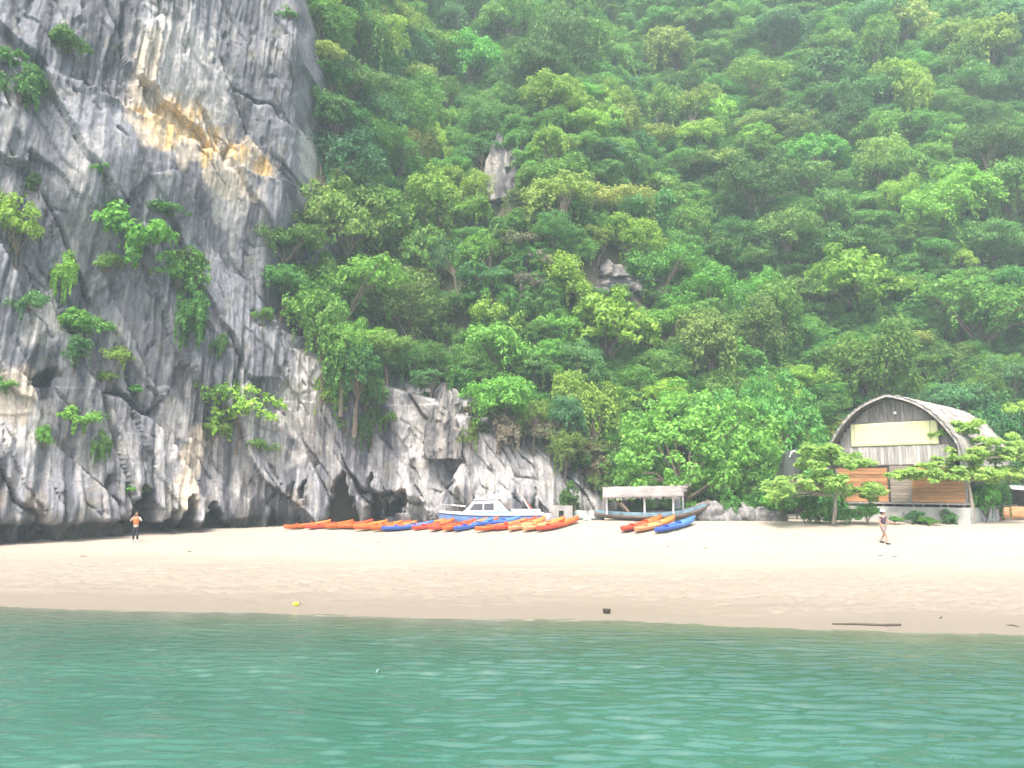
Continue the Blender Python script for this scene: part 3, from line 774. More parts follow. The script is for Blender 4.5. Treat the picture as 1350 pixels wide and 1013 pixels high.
# open places: rock faces, the dry gully, the foot of the rib
for (ex, ey, rx, ry) in ((662, 245, 30, 75), (790, 375, 75, 48), (690, 330, 28, 75), (600, 400, 20, 45), (700, 630, 70, 50), (610, 470, 22, 60), (590, 560, 30, 60), (850, 345, 30, 30), (780, 620, 40, 40)):
    ok &= ((pxs - ex) / rx)**2 + ((pys - ey) / ry)**2 > 1
spots = []
acc = np.zeros((0, 4))
for i in np.nonzero(ok)[0]:
    p = np.array((cand[i, 0], cy_[i], cand[i, 1]))
    big = (0.62 + 1.05 * rng.uniform() ** 1.6) * (0.92 if p[2] < 25 else 1.08)
    r = 1.9 * big
    if len(acc) and (((acc[:, :3] - p)**2).sum(1) < ((acc[:, 3] + r) * 0.72)**2).any(): continue
    if any(((q0 - p)**2).sum() < (r0 + r * .5)**2 for q0, r0 in taken): continue
    acc = np.vstack([acc, [*p, r]]); spots.append((p, big, pxs[i], pys[i], dp[i]))
spots.sort(key=lambda s: -s[1] / s[4])
vis = [s for s in spots if -40 < s[2] < 1390 and s[3] > -40]
indiv = vis[:275]; ids = set(id(s) for s in indiv)
rest = [s for s in spots if id(s) not in ids]
def pick_colour(px, py):
    v = perlin(np.array([px / 130.0]), np.array([py / 110.0]), 9)[0] + rnd.uniform(-.35, .35)
    r = rnd.random()
    if r < 0.06: return "tan"
    if r < 0.15: return "olive"
    if r < 0.28: return "blue"
    return "bright" if v > 0.28 else ("mid" if v > -0.18 else "dark")
protos_seen = {}
for (p, big, px, py, d_) in indiv:
    cn = pick_colour(px, py); g = GREENS[cn]
    k = rnd.randrange(12)
    o = plant("tree", PROTO[k], p, big, rnd.uniform(0, 6.28), jit(g[0]), tree_words(k, cn, big, p), "tree", "trees of the wooded slope", tilt=(rnd.uniform(0, .22), rnd.uniform(-.12, .12)), squash=rnd.uniform(0.85, 1.55))
    protos_seen.setdefault(k, o.children[0])
print("trees", len(indiv), "rest", len(rest))

# ------------------------------------------------------------------ far canopy and undergrowth: countless, so one object each
def scatter(name, pts, idx, sc, rz, objs, label, cat):
    me = bpy.data.meshes.new(name)
    me.from_pydata([tuple(p) for p in pts], [], [])
    for nm, ty, dat in (("idx", 'INT', idx), ("sc", 'FLOAT', sc), ("rz", 'FLOAT', rz)):
        me.attributes.new(nm, ty, 'POINT').data.foreach_set("value", np.asarray(dat, np.int32 if ty == 'INT' else np.float32))
    o = link(name, me)
    ng = bpy.data.node_groups.new(name, 'GeometryNodeTree')
    ng.interface.new_socket("Geometry", in_out='INPUT', socket_type='NodeSocketGeometry')
    ng.interface.new_socket("Geometry", in_out='OUTPUT', socket_type='NodeSocketGeometry')
    n, l = ng.nodes, ng.links
    gi, go = n.new("NodeGroupInput"), n.new("NodeGroupOutput")
    g2i = n.new("GeometryNodeGeometryToInstance")
    for ob in reversed(objs):
        oi = n.new("GeometryNodeObjectInfo"); oi.transform_space = 'ORIGINAL'; oi.inputs["Object"].default_value = ob; oi.inputs["As Instance"].default_value = True
        l.new(oi.outputs["Geometry"], g2i.inputs[0])
    ip = n.new("GeometryNodeInstanceOnPoints"); ip.inputs["Pick Instance"].default_value = True
    def attr(nm, ty):
        a_ = n.new("GeometryNodeInputNamedAttribute"); a_.data_type = ty; a_.inputs["Name"].default_value = nm; return a_.outputs[0]
    l.new(gi.outputs[0], ip.inputs["Points"]); l.new(g2i.outputs[0], ip.inputs["Instance"])
    l.new(attr("idx", 'INT'), ip.inputs["Instance Index"])
    cx = n.new("ShaderNodeCombineXYZ"); l.new(attr("rz", 'FLOAT'), cx.inputs["Z"]); l.new(cx.outputs[0], ip.inputs["Rotation"])
    l.new(attr("sc", 'FLOAT'), ip.inputs["Scale"])
    l.new(ip.outputs[0], go.inputs[0])
    md = o.modifiers.new("scatter", 'NODES'); md.node_group = ng
    return tag(o, label, cat, kind="stuff")
keys = sorted(protos_seen)
forest = scatter("forest", [s[0] for s in rest], [rnd.randrange(len(keys)) for s in rest], [s[1] * 1.1 for s in rest], [rnd.uniform(0, 6.28) for s in rest], [protos_seen[k] for k in keys],
        "far wood on the upper slope fading into haze", "forest")
forest.color = (0.140, 0.345, 0.070, 1)

# shrubs rooted in the cracks of the cliff
SHRUB_LOOK = {"dark": "dark green", "mid": "mid green", "bright": "bright green", "olive": "olive green", "tan": "yellowish brown", "blue": "dull green"}
cliff_shrubs = [  # px, py, width px, shrub, colour, stretch, what sets it apart
    (88, 60, 60, 0, "dark", 1.1, "round shrub high on the grey cliff left of the white streak"), (30, 130, 75, 1, "dark", 1.2, "wide shrub on the cliff in the upper cracks"), (18, 80, 40, 2, "dark", 1, "small shrub on the upper cliff beside a wider shrub"),
    (55, 240, 40, 3, "dark", 1, "small tuft on the cliff level with the rock ledge"), (25, 310, 85, 1, "bright", 1.5, "tall bushy shrub hanging in the cracks of the cliff"), (128, 235, 30, 0, "mid", 1, "tiny tuft under the yellow scar ledge"),
    (180, 305, 120, 2, "mid", 1.1, "large spreading shrub on the cliff below the smooth slab"), (150, 345, 60, 4, "olive", 1, "shrub under the large spreading shrub on the cliff"), (95, 370, 45, 3, "bright", 1.9, "narrow hanging shrub in a diagonal crack"),
    (118, 430, 75, 0, "mid", 1.0, "rounded shrub on the cliff over the yellowish shrub"), (240, 370, 80, 1, "mid", 1.2, "dense shrub on the cliff beneath the smooth slab"), (232, 425, 75, 3, "dark", 1.5, "dark trailing shrub below the dense shrub"),
    (163, 465, 52, 4, "tan", 1.0, "yellowish shrub on the middle of the cliff"), (155, 495, 35, 0, "bright", .9, "light green tuft below the yellowish shrub"), (12, 500, 45, 2, "olive", .9, "shrub above the cream stain on the cliff"),
    (188, 515, 34, 0, "mid", .9, "small round tuft in the middle of the lower cliff"), (120, 545, 65, 2, "mid", .9, "sparse shrub on the lower cliff"), (135, 590, 42, 3, "mid", 1.2, "hanging tuft on the lower cliff under a sparse shrub"), (62, 585, 30, 1, "mid", 1.6, "thin hanging tuft on the far lower cliff"),
    (295, 515, 80, 4, "mid", 1.1, "upper half of the cliff thicket over the caves"), (315, 550, 110, 1, "bright", 1.05, "big bright shrub on the lower cliff above the caves"), (285, 570, 60, 0, "bright", 1.0, "bright tuft at the foot of the big bright shrub"),
    (348, 415, 30, 2, "mid", 1.3, "small tuft on the pale fluted rock"), (182, 640, 32, 2, "mid", .7, "tuft over the cave behind the standing person"), (215, 280, 60, 0, "dark", .8, "flat dark shrub on the edge of the smooth slab"),
    (40, 400, 60, 4, "blue", 1.1, "dull shrub in the dark crack of the cliff"), (290, 460, 34, 3, "dark", 1.2, "dark tuft beside the fluted rock"), (380, 20, 34, 0, "mid", .6, "tuft at the top of the dark fluted pillar"), (395, 290, 60, 2, "olive", 1.2, "olive shrub at the edge of the cliff under the yellow stain"),
    (455, 560, 60, 3, "mid", 1.6, "creeper patch hanging over the rock beside the tall cave"), (430, 540, 50, 1, "bright", 1.8, "bright creeper strand on the pale fluted rock"), (488, 570, 50, 3, "dark", 1.4, "dark creeper over the small caves"), (480, 530, 70, 0, "dark", 1.2, "dark bush under the overhanging trees"), (570, 575, 60, 3, "mid", 1.5, "creeper tangle on the white rock rib"), (505, 545, 45, 2, "mid", 1.2, "shrub at the edge of the white rock rib"), (620, 580, 50, 1, "olive", 1.2, "olive creeper beside the white rock rib"),
    (345, 585, 50, 4, "mid", .8, "low tuft at the right of the big bright shrub"), (100, 470, 50, 1, "blue", 1.2, "dull trailing shrub beside the yellowish shrub"), (250, 345, 50, 0, "olive", .9, "olive tuft on the cliff above the dense shrub")]
for (px, py, wpx, k, cn, sq, lab) in cliff_shrubs:
    b = cliff_point(px, py + wpx * 0.3)
    dep = project(b)[2]; sc = wpx / FPX * dep / 2 / 1.25
    plant("cliff_shrub", SHRUB[k], b + np.array((0, -0.1, 0)), sc, rnd.uniform(0, 6.28), jit(GREENS[cn][0], .1), SHRUB_LOOK[cn] + " " + lab, "shrub", "shrubs growing in the cliff", squash=sq, crown_name="foliage", trunk_name="stem")

# dry brush at the foot of the slope
brush = [(715, 590), (745, 612), (765, 600), (775, 635), (790, 655), (690, 580), (760, 575), (810, 640), (655, 590), (735, 590), (785, 615), (700, 400), (690, 330), (710, 290), (705, 360), (625, 560), (680, 285), (640, 500)]
for i, (px, py) in enumerate(brush):
    b = on_surf(px, py); dep = project(b)[2]
    c_ = ((0.21, 0.21, 0.13), (0.13, 0.21, 0.06), (0.25, 0.24, 0.17))[i % 3]
    w_ = ("grey brown dry", "sparse dull green", "pale withered")[i % 3]
    zone = ("in the dry gully below the rock pinnacle" if py < 420 else ("on the white rock rib" if px < 645 else ("at the foot of the slope behind the wooden boat" if px > 740 else "at the foot of the slope behind the motorboat")))
    plant("brush", SHRUB[i % 5], b, rnd.uniform(1.0, 1.7), rnd.uniform(0, 6), jit(c_), "%s brush %s" % (w_, zone), "bush", "dry brush at the foot of the slope", crown_name="foliage", trunk_name="stem")

# undergrowth that hides the soil
up_ = []
for i in range(11000):
    x = rng.uniform(-25, 100); z = rng.uniform(1.5, 112)
    if x - edge_x(z) < 2.5: continue
    up_.append((x, float(surf_y(x, z)) - 0.25, z))
up_ = np.array(up_); ax_, ay_, _ = project(up_)
k_ = (ax_ > -60) & (ax_ < 1410) & (ay_ > -40)
for (ex, ey, rx, ry) in ((662, 235, 32, 70), (795, 365, 55, 30), (600, 400, 18, 40), (845, 355, 26, 22)):
    k_ &= ((ax_ - ex) / rx)**2 + ((ay_ - ey) / ry)**2 > 1
up_ = up_[k_]
first_shrubs = [next(o for o in bpy.data.objects if o.data == SHRUB[k][0]) for k in range(5)]
ug = scatter("undergrowth", up_, rng.integers(0, 5, len(up_)), rng.uniform(0.6, 1.25, len(up_)), rng.uniform(0, 6.28, len(up_)), first_shrubs, "low green undergrowth between the trees of the slope", "undergrowth")
ug.color = (0.112, 0.285, 0.056, 1)

# dense round trees at the back of the beach
ROUND = [tree_meshes(400, 4.8, 3.6, 1.0, 330, 44, 0.27, 0.8, 0, tr=0.25, cl=(0.06, 0.115), hollow=0.72, zmin=-0.5), tree_meshes(401, 3.6, 2.9, 0.9, 230, 40, 0.25, 0.8, 0, tr=0.2, cl=(0.07, 0.13), hollow=0.7, zmin=-0.5)]
for (px, Y, wpx, hpx, k, cn, lab) in ((915, 55.0, 230, 165, 0, (0.165, 0.400, 0.070), "dense domed green tree at the beach edge behind the wooden boat"), (1010, 58.5, 165, 180, 0, (0.150, 0.360, 0.080), "taller dense round tree between the domed tree and the thatched house"),
                                   (835, 56.0, 95, 85, 1, (0.090, 0.270, 0.050), "small dense tree beside the domed tree over the wooden boat"), (1000, 52.5, 90, 85, 1, (0.140, 0.340, 0.060), "low dense bright tree at the edge of the domed tree near the dark tarpaulin"), (1330, 54.0, 130, 150, 1, (0.055, 0.190, 0.055), "dark dense tree behind the lean-to")):
    p = at_depth(px, 680, Y); p[2] = float(ground_z(p[0], p[1]))
    R, H = ((4.8, 3.6), (3.6, 2.9))[k]
    sc = wpx / FPX * Y / 2 / (R * 1.1); tall = hpx / FPX * Y / (sc * (1.0 + H * 1.6))
    plant("round_tree", (*ROUND[k], R, 3), p, sc, rnd.uniform(0, 6), cn, lab, "tree", None, squash=tall)

# the spreading trees before the house: flat tiers of big leaves
def tier_tree(base, tiers, color, label, seed, trunk_pts, leaf=0.33):
    rg = np.random.default_rng(seed)
    P, N = [], []; m = MB()
    m.tube(trunk_pts, list(np.linspace(0.13, 0.06, len(trunk_pts))), 8)
    for (x0, x1, y0, y1, z, n) in tiers:
        for i in range(int(n * 1.35)):
            c_ = np.array((rg.uniform(x0, x1), rg.uniform(y0, y1), z + rg.normal() * 0.20))
            tz = np.clip(z - 0.35, trunk_pts[0][2], trunk_pts[-1][2]); zs = [q[2] for q in trunk_pts]
            s_ = np.array([np.interp(tz, zs, [q[a] for q in trunk_pts]) for a in (0, 1)] + [tz])
            if i % 2 == 0: m.tube([s_, (s_ + c_) / 2 + np.array((0, 0, .12)), c_], [.035, .025, .010], 5, False)
            k = rg.integers(36, 64); e = unit(rg, k, -1); r_ = rg.uniform(0.28, 0.55)
            P.append(c_ + e * r_ * np.array((1, 1, .42)) * (rg.uniform(.4, 1, k)[:, None])); N.append(np.array((0, 0, 1.0)) + rg.normal(size=(k, 3)) * 0.60 + np.array((0, -.35, 0)) + e * .25)
    o = empty("almond_tree", base, 0, label, "tree")
    c_ = link("crown", leaf_mesh("crown", np.concatenate(P), np.concatenate(N), leaf, rg, 0.5, LEAF_THIN), o); c_.color = (*color, 1)
    m.build("trunk", BARK_PALE, o, True)
    return o
gb = lambda px, Y: (lambda p: np.array((p[0], p[1], float(ground_z(p[0], p[1])))))(at_depth(px, 690, Y))
b = gb(1096, 44.6)
tier_tree(b, [(-3.2, 1.0, -1.2, 1.2, 2.35, 34), (1.0, 3.0, -1.0, 1.0, 2.05, 14), (-1.4, 2.6, -1.0, 1.2, 3.55, 26), (-1.6, 0.6, -.8, 1.0, 4.35, 12), (-3.6, -2.0, -.8, .8, 2.0, 8)], (0.340, 0.540, 0.140),
          "spreading tree with flat bright leaf tiers before the left wall of the house", 61, [(0, 0, -.4), (0.25, 0, .8), (0.35, 0.1, 1.6), (0.55, 0.1, 2.4), (0.30, 0.1, 3.4), (0.15, 0, 4.2)])
b = gb(1283, 45.2)
tier_tree(b, [(-3.9, 3.2, -1.2, 1.3, 2.75, 56), (-1.6, 3.4, -1.0, 1.2, 3.9, 34), (-2.6, .8, -.9, 1.0, 3.3, 14), (-1.6, 1.6, 0.4, 1.6, 5.55, 18), (0.8, 3.6, -.6, 1.4, 4.6, 12)], (0.370, 0.580, 0.150),
          "spreading tree with flat bright leaf tiers before the right wall of the house", 62, [(0, 0, -.4), (0.02, 0, 1.0), (-.05, 0.1, 2.2), (0.05, 0.15, 3.4), (0.1, 0.3, 4.6), (0.0, .8, 5.4)])

# shrubs along the foot of the house
front = [(1030, 44, 50, 45, "mid", "leafy shrub by the grey boulders"), (1062, 43, 60, 42, "dark", "wide dark shrub under the spreading tree"), (1080, 41.8, 45, 32, "mid", "shrub at the trunk of the spreading tree"), (1012, 46, 45, 50, "dark", "dark shrub between boulders and house"), (1118, 41.6, 44, 30, "dark", "shrub before the left end of the plinth"), (1143, 41.4, 40, 36, "mid", "shrub under the plank door of the house"),
         (1205, 41.5, 34, 20, "blue", "low weed clump before the plinth"), (1222, 41.2, 36, 17, "mid", "low green clump in the middle of the plinth"), (1243, 41.6, 36, 22, "blue", "dull clump before the right half of the plinth"), (1262, 42.0, 36, 22, "mid", "clump by the right end of the plinth"), (1300, 42.4, 62, 48, "mid", "bushy shrub beside the right hand trunk"), (1318, 44.5, 40, 45, "dark", "dark shrub under the lean-to edge"), (1100, 46.0, 40, 60, "dark", "tall dark shrub at the back corner of the house"), (955, 49, 50, 34, "dark", "dark shrub behind the grey boulders"), (990, 47.5, 40, 36, "mid", "green shrub over the grey boulders"), (1180, 41.3, 24, 14, "mid", "tiny clump by the house steps"),
         (870, 52, 40, 34, "dark", "dark bush seen through the wooden boat"), (905, 50.5, 40, 30, "mid", "bush behind the bow of the wooden boat"), (760, 53, 50, 40, "dark", "dark bush behind the net heap")]
for i, (px, Y, wpx, hpx, cn, lab) in enumerate(front):
    Y = Y + 3.6 if Y < 48 else Y; p = gb(px, Y); sc = wpx / FPX * Y / 2 / 1.3; hs_ = (0.72 if 1100 < px < 1290 else 1.0) * hpx / FPX * Y / (1.5 * sc)
    plant("shrub", SHRUB[i % 5], p, sc, rnd.uniform(0, 6), jit(GREENS[cn][0], .1), lab, "shrub", None, squash=hs_, crown_name="foliage", trunk_name="stem")

# ------------------------------------------------------------------ the thatched house
def mat_thatch(name, c):
    m, n, l, p = nmat(name)
    tc = n.new("ShaderNodeTexCoord"); mp = n.new("ShaderNodeMapping"); mp.inputs["Scale"].default_value = (1.2, 16, 1.2); l.new(tc.outputs["Object"], mp.inputs[0])
    nz = n.new("ShaderNodeTexNoise"); nz.inputs["Scale"].default_value = 1.6; nz.inputs["Detail"].default_value = 7; l.new(mp.outputs[0], nz.inputs["Vector"])
    n2 = n.new("ShaderNodeTexNoise"); n2.inputs["Scale"].default_value = 0.8; n2.inputs["Detail"].default_value = 5; l.new(tc.outputs["Object"], n2.inputs["Vector"])
    ad = n.new("ShaderNodeMath"); ad.operation = 'ADD'; l.new(nz.outputs[0], ad.inputs[0]); l.new(n2.outputs[0], ad.inputs[1])
    cr = n.new("ShaderNodeValToRGB"); cr.color_ramp.elements[0].position = .35; cr.color_ramp.elements[1].position = 0.68
    hf = n.new("ShaderNodeMath"); hf.operation = 'MULTIPLY'; hf.inputs[1].default_value = 0.5; l.new(ad.outputs[0], hf.inputs[0]); l.new(hf.outputs[0], cr.inputs[0])
    cr.color_ramp.elements[0].color = (*[x * .55 for x in c], 1); cr.color_ramp.elements[1].color = (*[x * 1.3 for x in c], 1)
    l.new(cr.outputs[0], p.inputs["Base Color"]); p.inputs["Roughness"].default_value = 0.95; p.inputs["Specular IOR Level"].default_value = 0.1
    b = n.new("ShaderNodeBump"); b.inputs["Strength"].default_value = 0.8; b.inputs["Distance"].default_value = 0.06; l.new(nz.outputs[0], b.inputs["Height"]); l.new(b.outputs[0], p.inputs["Normal"])
    return m
THATCH = mat_thatch("thatch", (0.36, 0.345, 0.33))
GREYWOOD = mat_plain("weathered_plank", (0.24, 0.225, 0.215), 0.9, 0.35, 3, 0.3, (4, 4, 0.5))
PALEWOOD = mat_plain("pale_plank", (0.40, 0.38, 0.375), 0.9, 0.3, 3, 0.3, (4, 4, 0.5))
BROWNWOOD = mat_plain("varnished_board", (0.40, 0.205, 0.095), 0.55, 0.35, 2.5, 0.2, (0.5, 4, 6))
DOORWOOD = mat_plain("door_plank", (0.30, 0.255, 0.22), 0.85, 0.3, 2.5, 0.2, (0.5, 4, 6))
CONCRETE = mat_plain("concrete", (0.36, 0.36, 0.35), 0.95, 0.3, 1.6, 0.3)
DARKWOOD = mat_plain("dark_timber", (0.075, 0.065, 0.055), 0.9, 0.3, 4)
CLOTH_Y = mat_plain("pale_yellow_sheet", (0.74, 0.74, 0.42), 0.8, 0.06, 1.2)
WHITE = mat_plain("white_paint", (0.72, 0.73, 0.74), 0.4, 0.06, 3)
BLACK = mat_plain("dark_gap", (0.02, 0.02, 0.02), 0.9, 0.2, 3)

HY0 = 47.6
hp = at_depth(1184, 690, HY0); hp[2] = float(ground_z(hp[0], hp[1]))
house = empty("thatched_house", hp, math.radians(-45), "house with arched grey thatch roof, pale yellow sheet and brown board walls", "house")
HS = HY0 / 44.0            # sizes below were measured at 44 m
def H(*a): return tuple(x * HS for x in a)
def hz(py): return at_depth(1178, py, HY0)[2] - hp[2]
Z_APEX, Z_FOOT, Z_BT, Z_BB, Z_MB, Z_WT, Z_FL, Z_PL = hz(524), hz(590), hz(557), hz(588), hz(613), hz(616), hz(662), hz(668)
HWD = 3.42 * HS
def arch(x): x = abs(x); return Z_FOOT + (Z_APEX - Z_FOOT) * (1 - 0.34 * x - 0.66 * x**3)
# roof: thick shell in overlapping courses
na, nl, LEN = 90, 60, 10.0 * HS
ring_out, ring_in = [], []
aa = np.linspace(-1.0, 1.0, na)
def roof_pt(a, thick):
    t = np.sign(a) * (abs(a) ** 0.85) * 1.06
    z = arch(t) if abs(t) <= 1 else Z_FOOT - (abs(t) - 1) * 22.0
    x = t * HWD if abs(t) <= 1 else np.sign(t) * (HWD + (abs(t) - 1) * 2.0)
    return np.array((x, z))
prof = np.array([roof_pt(a, 0) for a in aa])
tan_ = np.gradient(prof, axis=0); nn = np.stack([-tan_[:, 1], tan_[:, 0]], -1); nn /= np.linalg.norm(nn, axis=1)[:, None]
yy = np.linspace(-0.55 * HS, LEN, nl)
AA, YY = np.meshgrid(np.arange(na), yy, indexing='ij')
course = ((np.abs(aa) * 11) % 1.0)[:, None] * 0.07
thk = 0.15 + course + 0.05 * fbm(AA * 0.35, YY * 2.0, 300, 3)
ragged = 0.10 * perlin(AA * 0.9, YY * 0 + 3, 301) * (np.abs(YY - yy[0]) < 1e-6)
outer = np.stack([prof[:, 0][:, None] + nn[:, 0][:, None] * thk, YY + ragged, prof[:, 1][:, None] + nn[:, 1][:, None] * thk], -1)
inner = np.stack([np.repeat(prof[:, 0][:, None], nl, 1), YY + ragged, np.repeat(prof[:, 1][:, None], nl, 1)], -1)
V = np.concatenate([outer.reshape(-1, 3), inner.reshape(-1, 3)]); Q = grid_quads(na, nl); off = na * nl
idx = np.arange(na * nl).reshape(na, nl)
def strip(e): return np.stack([e[:-1], e[1:], e[1:] + off, e[:-1] + off], -1)
Q = np.concatenate([Q, Q[:, ::-1] + off, strip(idx[:, 0]), strip(idx[:, -1]), strip(idx[0]), strip(idx[-1])])
roof = link("roof", np_mesh("roof", V, Q, THATCH), house)
# ragged reed ends along the front edge
m = MB(); rr_ = random.Random(4)
for i in range(60):
    a = rr_.uniform(-1, 1); p = roof_pt(a, 0); j = int((a + 1) / 2 * (na - 1)); o_ = rr_.uniform(0.02, 0.16)
    m.box((p[0] + nn[j, 0] * o_, yy[0] - rr_.uniform(0.0, 0.07), p[1] + nn[j, 1] * o_), (0.03, 0.22, 0.02))
m.build("reed_edge", THATCH, roof)
m = MB(); m.tube([(p[0] * .985, -0.30 * HS, p[1] - 0.07) for p in prof[4:-4:4]], 0.06, 6); m.build("eave_rib", DARKWOOD, roof)
pf = [(t * HWD * 0.97, arch(t) - 0.06) for t in np.linspace(-.97, .97, 25)] + [(HWD * .94, Z_MB - .1), (-HWD * .94, Z_MB - .1)]
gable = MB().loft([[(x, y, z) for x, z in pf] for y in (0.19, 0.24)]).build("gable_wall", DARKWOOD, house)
# upper gable: vertical planks with gaps
def gable_plank(x, w, z0, z1, mat, y=0.0):
    MB().box((x, y, (z0 + z1) / 2), (w * 0.93, 0.04, max(0.05, z1 - z0))).build("plank", mat, gable)
x = -HWD * 0.94; rr_ = random.Random(8)
while x < HWD * 0.94:
    w = rr_.uniform(0.20, 0.30)
    zt = min(arch((x + w) / HWD if x + w > 0 else x / HWD), arch(x / HWD)) - 0.05
    gable_plank(x + w / 2, w, (Z_BT - 0.15) if abs(x + w / 2) < 2.3 * HS else Z_FOOT - 0.3, zt, GREYWOOD, 0.10 + rr_.uniform(-.012, .012))
    x += w

MB().box((0.0, 0.02, Z_BT + 0.04), (5.1 * HS, 0.10, 0.10)).build("beam", GREYWOOD, house)
MB().box((0.0, 0.02, Z_MB - 0.03), (5.6 * HS, 0.10, 0.09)).build("beam", DARKWOOD, house)
# the pale sheet hung across the loft
nx, nz_ = 40, 14
sx = np.linspace(-2.32, 2.40, nx) * HS; sz = np.linspace(Z_BB, Z_BT - 0.02, nz_)
SX, SZ = np.meshgrid(sx, sz, indexing='ij')
SY = -0.06 + 0.025 * perlin(SX * 1.3, SZ * 0.6, 310) + 0.012 * perlin(SX * 4, SZ * 1.0, 311)
sh = link("yellow_sheet", np_mesh("yellow_sheet", np.stack([SX, SY, SZ], -1), grid_quads(nx, nz_), CLOTH_Y, True), house)
sh["label"] = "pale yellow sheet hung across the loft"
sm_ = sh.modifiers.new("thick", 'SOLIDIFY'); sm_.thickness = 0.012
for dx in (-2.1, 2.02):
    MB().box((dx * HS, -0.085, (Z_BB + Z_BT) / 2), (0.025, 0.012, (Z_BT - Z_BB) * .98)).build("seam", GREYWOOD, sh)
MB().tube([(0.28, -0.0, hz(545)), (0.28, -0.14, hz(545))], 0.09, 10).build("lamp", WHITE, house)
# pale planks below the sheet
x = -2.45 * HS; rr_ = random.Random(9)
while x < 2.75 * HS:
    w = rr_.uniform(0.17, 0.26)
    gable_plank(x + w / 2, w, Z_MB, Z_BB - 0.02, PALEWOOD, rr_.uniform(-.015, .015)); x += w
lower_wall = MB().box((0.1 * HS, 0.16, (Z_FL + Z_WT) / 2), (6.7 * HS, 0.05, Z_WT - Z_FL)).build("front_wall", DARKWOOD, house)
# lower storey
def boards(x0, x1, z0, z1, mat, step, name="board", y=0.0):
    z = z0
    while z < z1 - 0.03:
        h = min(step, z1 - z)
        MB().box(((x0 + x1) / 2, y + rr_.uniform(-.01, .01), z + h / 2), (x1 - x0, 0.05, h * 0.94)).build(name, mat, lower_wall); z += h
boards(-3.25 * HS, -0.42 * HS, Z_FL, Z_WT, BROWNWOOD, 0.21)
boards(0.84 * HS, 3.50 * HS, Z_FL, Z_WT, BROWNWOOD, 0.21)
door = MB().box((0.27 * HS, 0.045, (Z_FL + Z_WT) / 2), (1.12 * HS, 0.03, Z_WT - Z_FL - 0.06)).build("door", DARKWOOD, house)
z = Z_FL
while z < Z_WT - 0.1:
    MB().box((0.27 * HS, -0.005 + rr_.uniform(-.008, .008), z + 0.10), (1.10 * HS, 0.05, 0.185)).build("door_plank", DOORWOOD, door); z += 0.2
for xx in (-3.3, -0.36, 0.80, 3.56): MB().box((xx * HS, 0.0, (Z_WT + Z_FL) / 2), (0.10, 0.13, Z_WT - Z_FL + 0.1)).build("post", DARKWOOD if xx < 0 and xx > -1 else GREYWOOD, house)
MB().box((0.1 * HS, 0.9, Z_FL - 0.07), (7.0 * HS, 2.4, 0.10)).build("floor", GREYWOOD, house)
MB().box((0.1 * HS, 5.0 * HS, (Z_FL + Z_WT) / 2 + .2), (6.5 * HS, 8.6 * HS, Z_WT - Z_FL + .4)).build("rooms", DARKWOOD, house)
for xx in (-3.1, -2.0, -0.7, -0.2, 0.9, 1.35, 2.3, 2.6, 3.4): MB().tube([(xx * HS, 0.05, Z_PL - 0.4), (xx * HS + rr_.uniform(-.08, .08), 0.05, Z_FL - 0.05)], 0.075, 7).build("stilt", PALEWOOD, house)
MB().box((0.1 * HS, 5.0 * HS, (Z_PL - 1.2) / 2), (7.2 * HS, 10.6 * HS, Z_PL + 1.2)).build("plinth", CONCRETE, house)
MB().box((0.1 * HS, -0.9, 0.14), (0.9, 0.5, 0.28)).box((0.1 * HS, -0.65, 0.4), (0.9, 0.4, 0.3)).build("step", CONCRETE, house)
for s_ in (-1, 1):
    MB().box((s_ * HWD * 0.96, 5.0 * HS, (Z_WT + Z_FOOT) / 2 - 0.2), (0.12, 9.2 * HS, Z_FOOT - Z_WT + 1.2)).build("side_wall", GREYWOOD, house)

# lean-to past the house and the dark tarpaulin shelter
GREYSHEET = mat_plain("weathered_sheet", (0.34, 0.35, 0.36), 0.8, 0.25, 2)
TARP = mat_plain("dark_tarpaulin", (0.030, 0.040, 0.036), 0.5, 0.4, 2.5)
p = gb(1312, 50.5)
lt = empty("lean_to", p, math.radians(-32), "low lean-to with sagging grey sheet roof beside the thatched house", "shelter")
X_, Y_ = np.meshgrid(np.linspace(-2.3, 2.6, 20), np.linspace(0, 3.2, 12), indexing='ij')
rf = link("roof", np_mesh("roof", np.stack([X_, Y_, 2.15 - 0.16 * ((X_ + 2.3) / 2.4) ** 2 * 0.6 + 0.1 * Y_ + 0.05 * perlin(X_, Y_, 320)], -1), grid_quads(20, 12), GREYSHEET, True), lt)
rf.modifiers.new("thick", 'SOLIDIFY').thickness = 0.05
for xx, yy_ in ((-2.2, .1), (0, .1), (2.4, .1), (-2.2, 3.0), (2.4, 3.0)): MB().tube([(xx, yy_, -.3), (xx, yy_, 1.85)], 0.06, 7).build("post", DARKWOOD, lt)
MB().box((0.2, 3.1, 1.0), (4.9, 0.06, 2.0)).build("back_wall", DARKWOOD, lt)
p = gb(1042, 50.0)
tp = empty("tarpaulin_shelter", p, 0.2, "small dark tarpaulin shelter on posts between trees and house", "shelter")
zt = at_depth(1042, 594, 50.0)[2] - p[2]; zb_ = at_depth(1042, 628, 50.0)[2] - p[2]
rg_ = np.random.default_rng(3)
R_ = []
for i, (f, hh) in enumerate(((1.0, zb_ - .5), (1.05, zb_), (0.95, zb_ + .5), (0.72, zt - .25), (0.35, zt))):
    R_.append([(f * 0.75 * math.cos(t) * (1 + .1 * math.sin(3 * t + i)) + 0.1 * i, f * .8 * math.sin(t), hh + 0.08 * math.sin(2 * t + i)) for t in np.linspace(0, 2 * math.pi, 14, endpoint=False)])
MB().loft(R_).build("tarpaulin", TARP, tp, False)
MB().tube([(-0.25, -0.68, zt - .45), (-.1, -0.70, zt - .12), (.3, -.5, zt - .05)], [.05, .07, .03], 6).build("tied_fold", WHITE, tp)
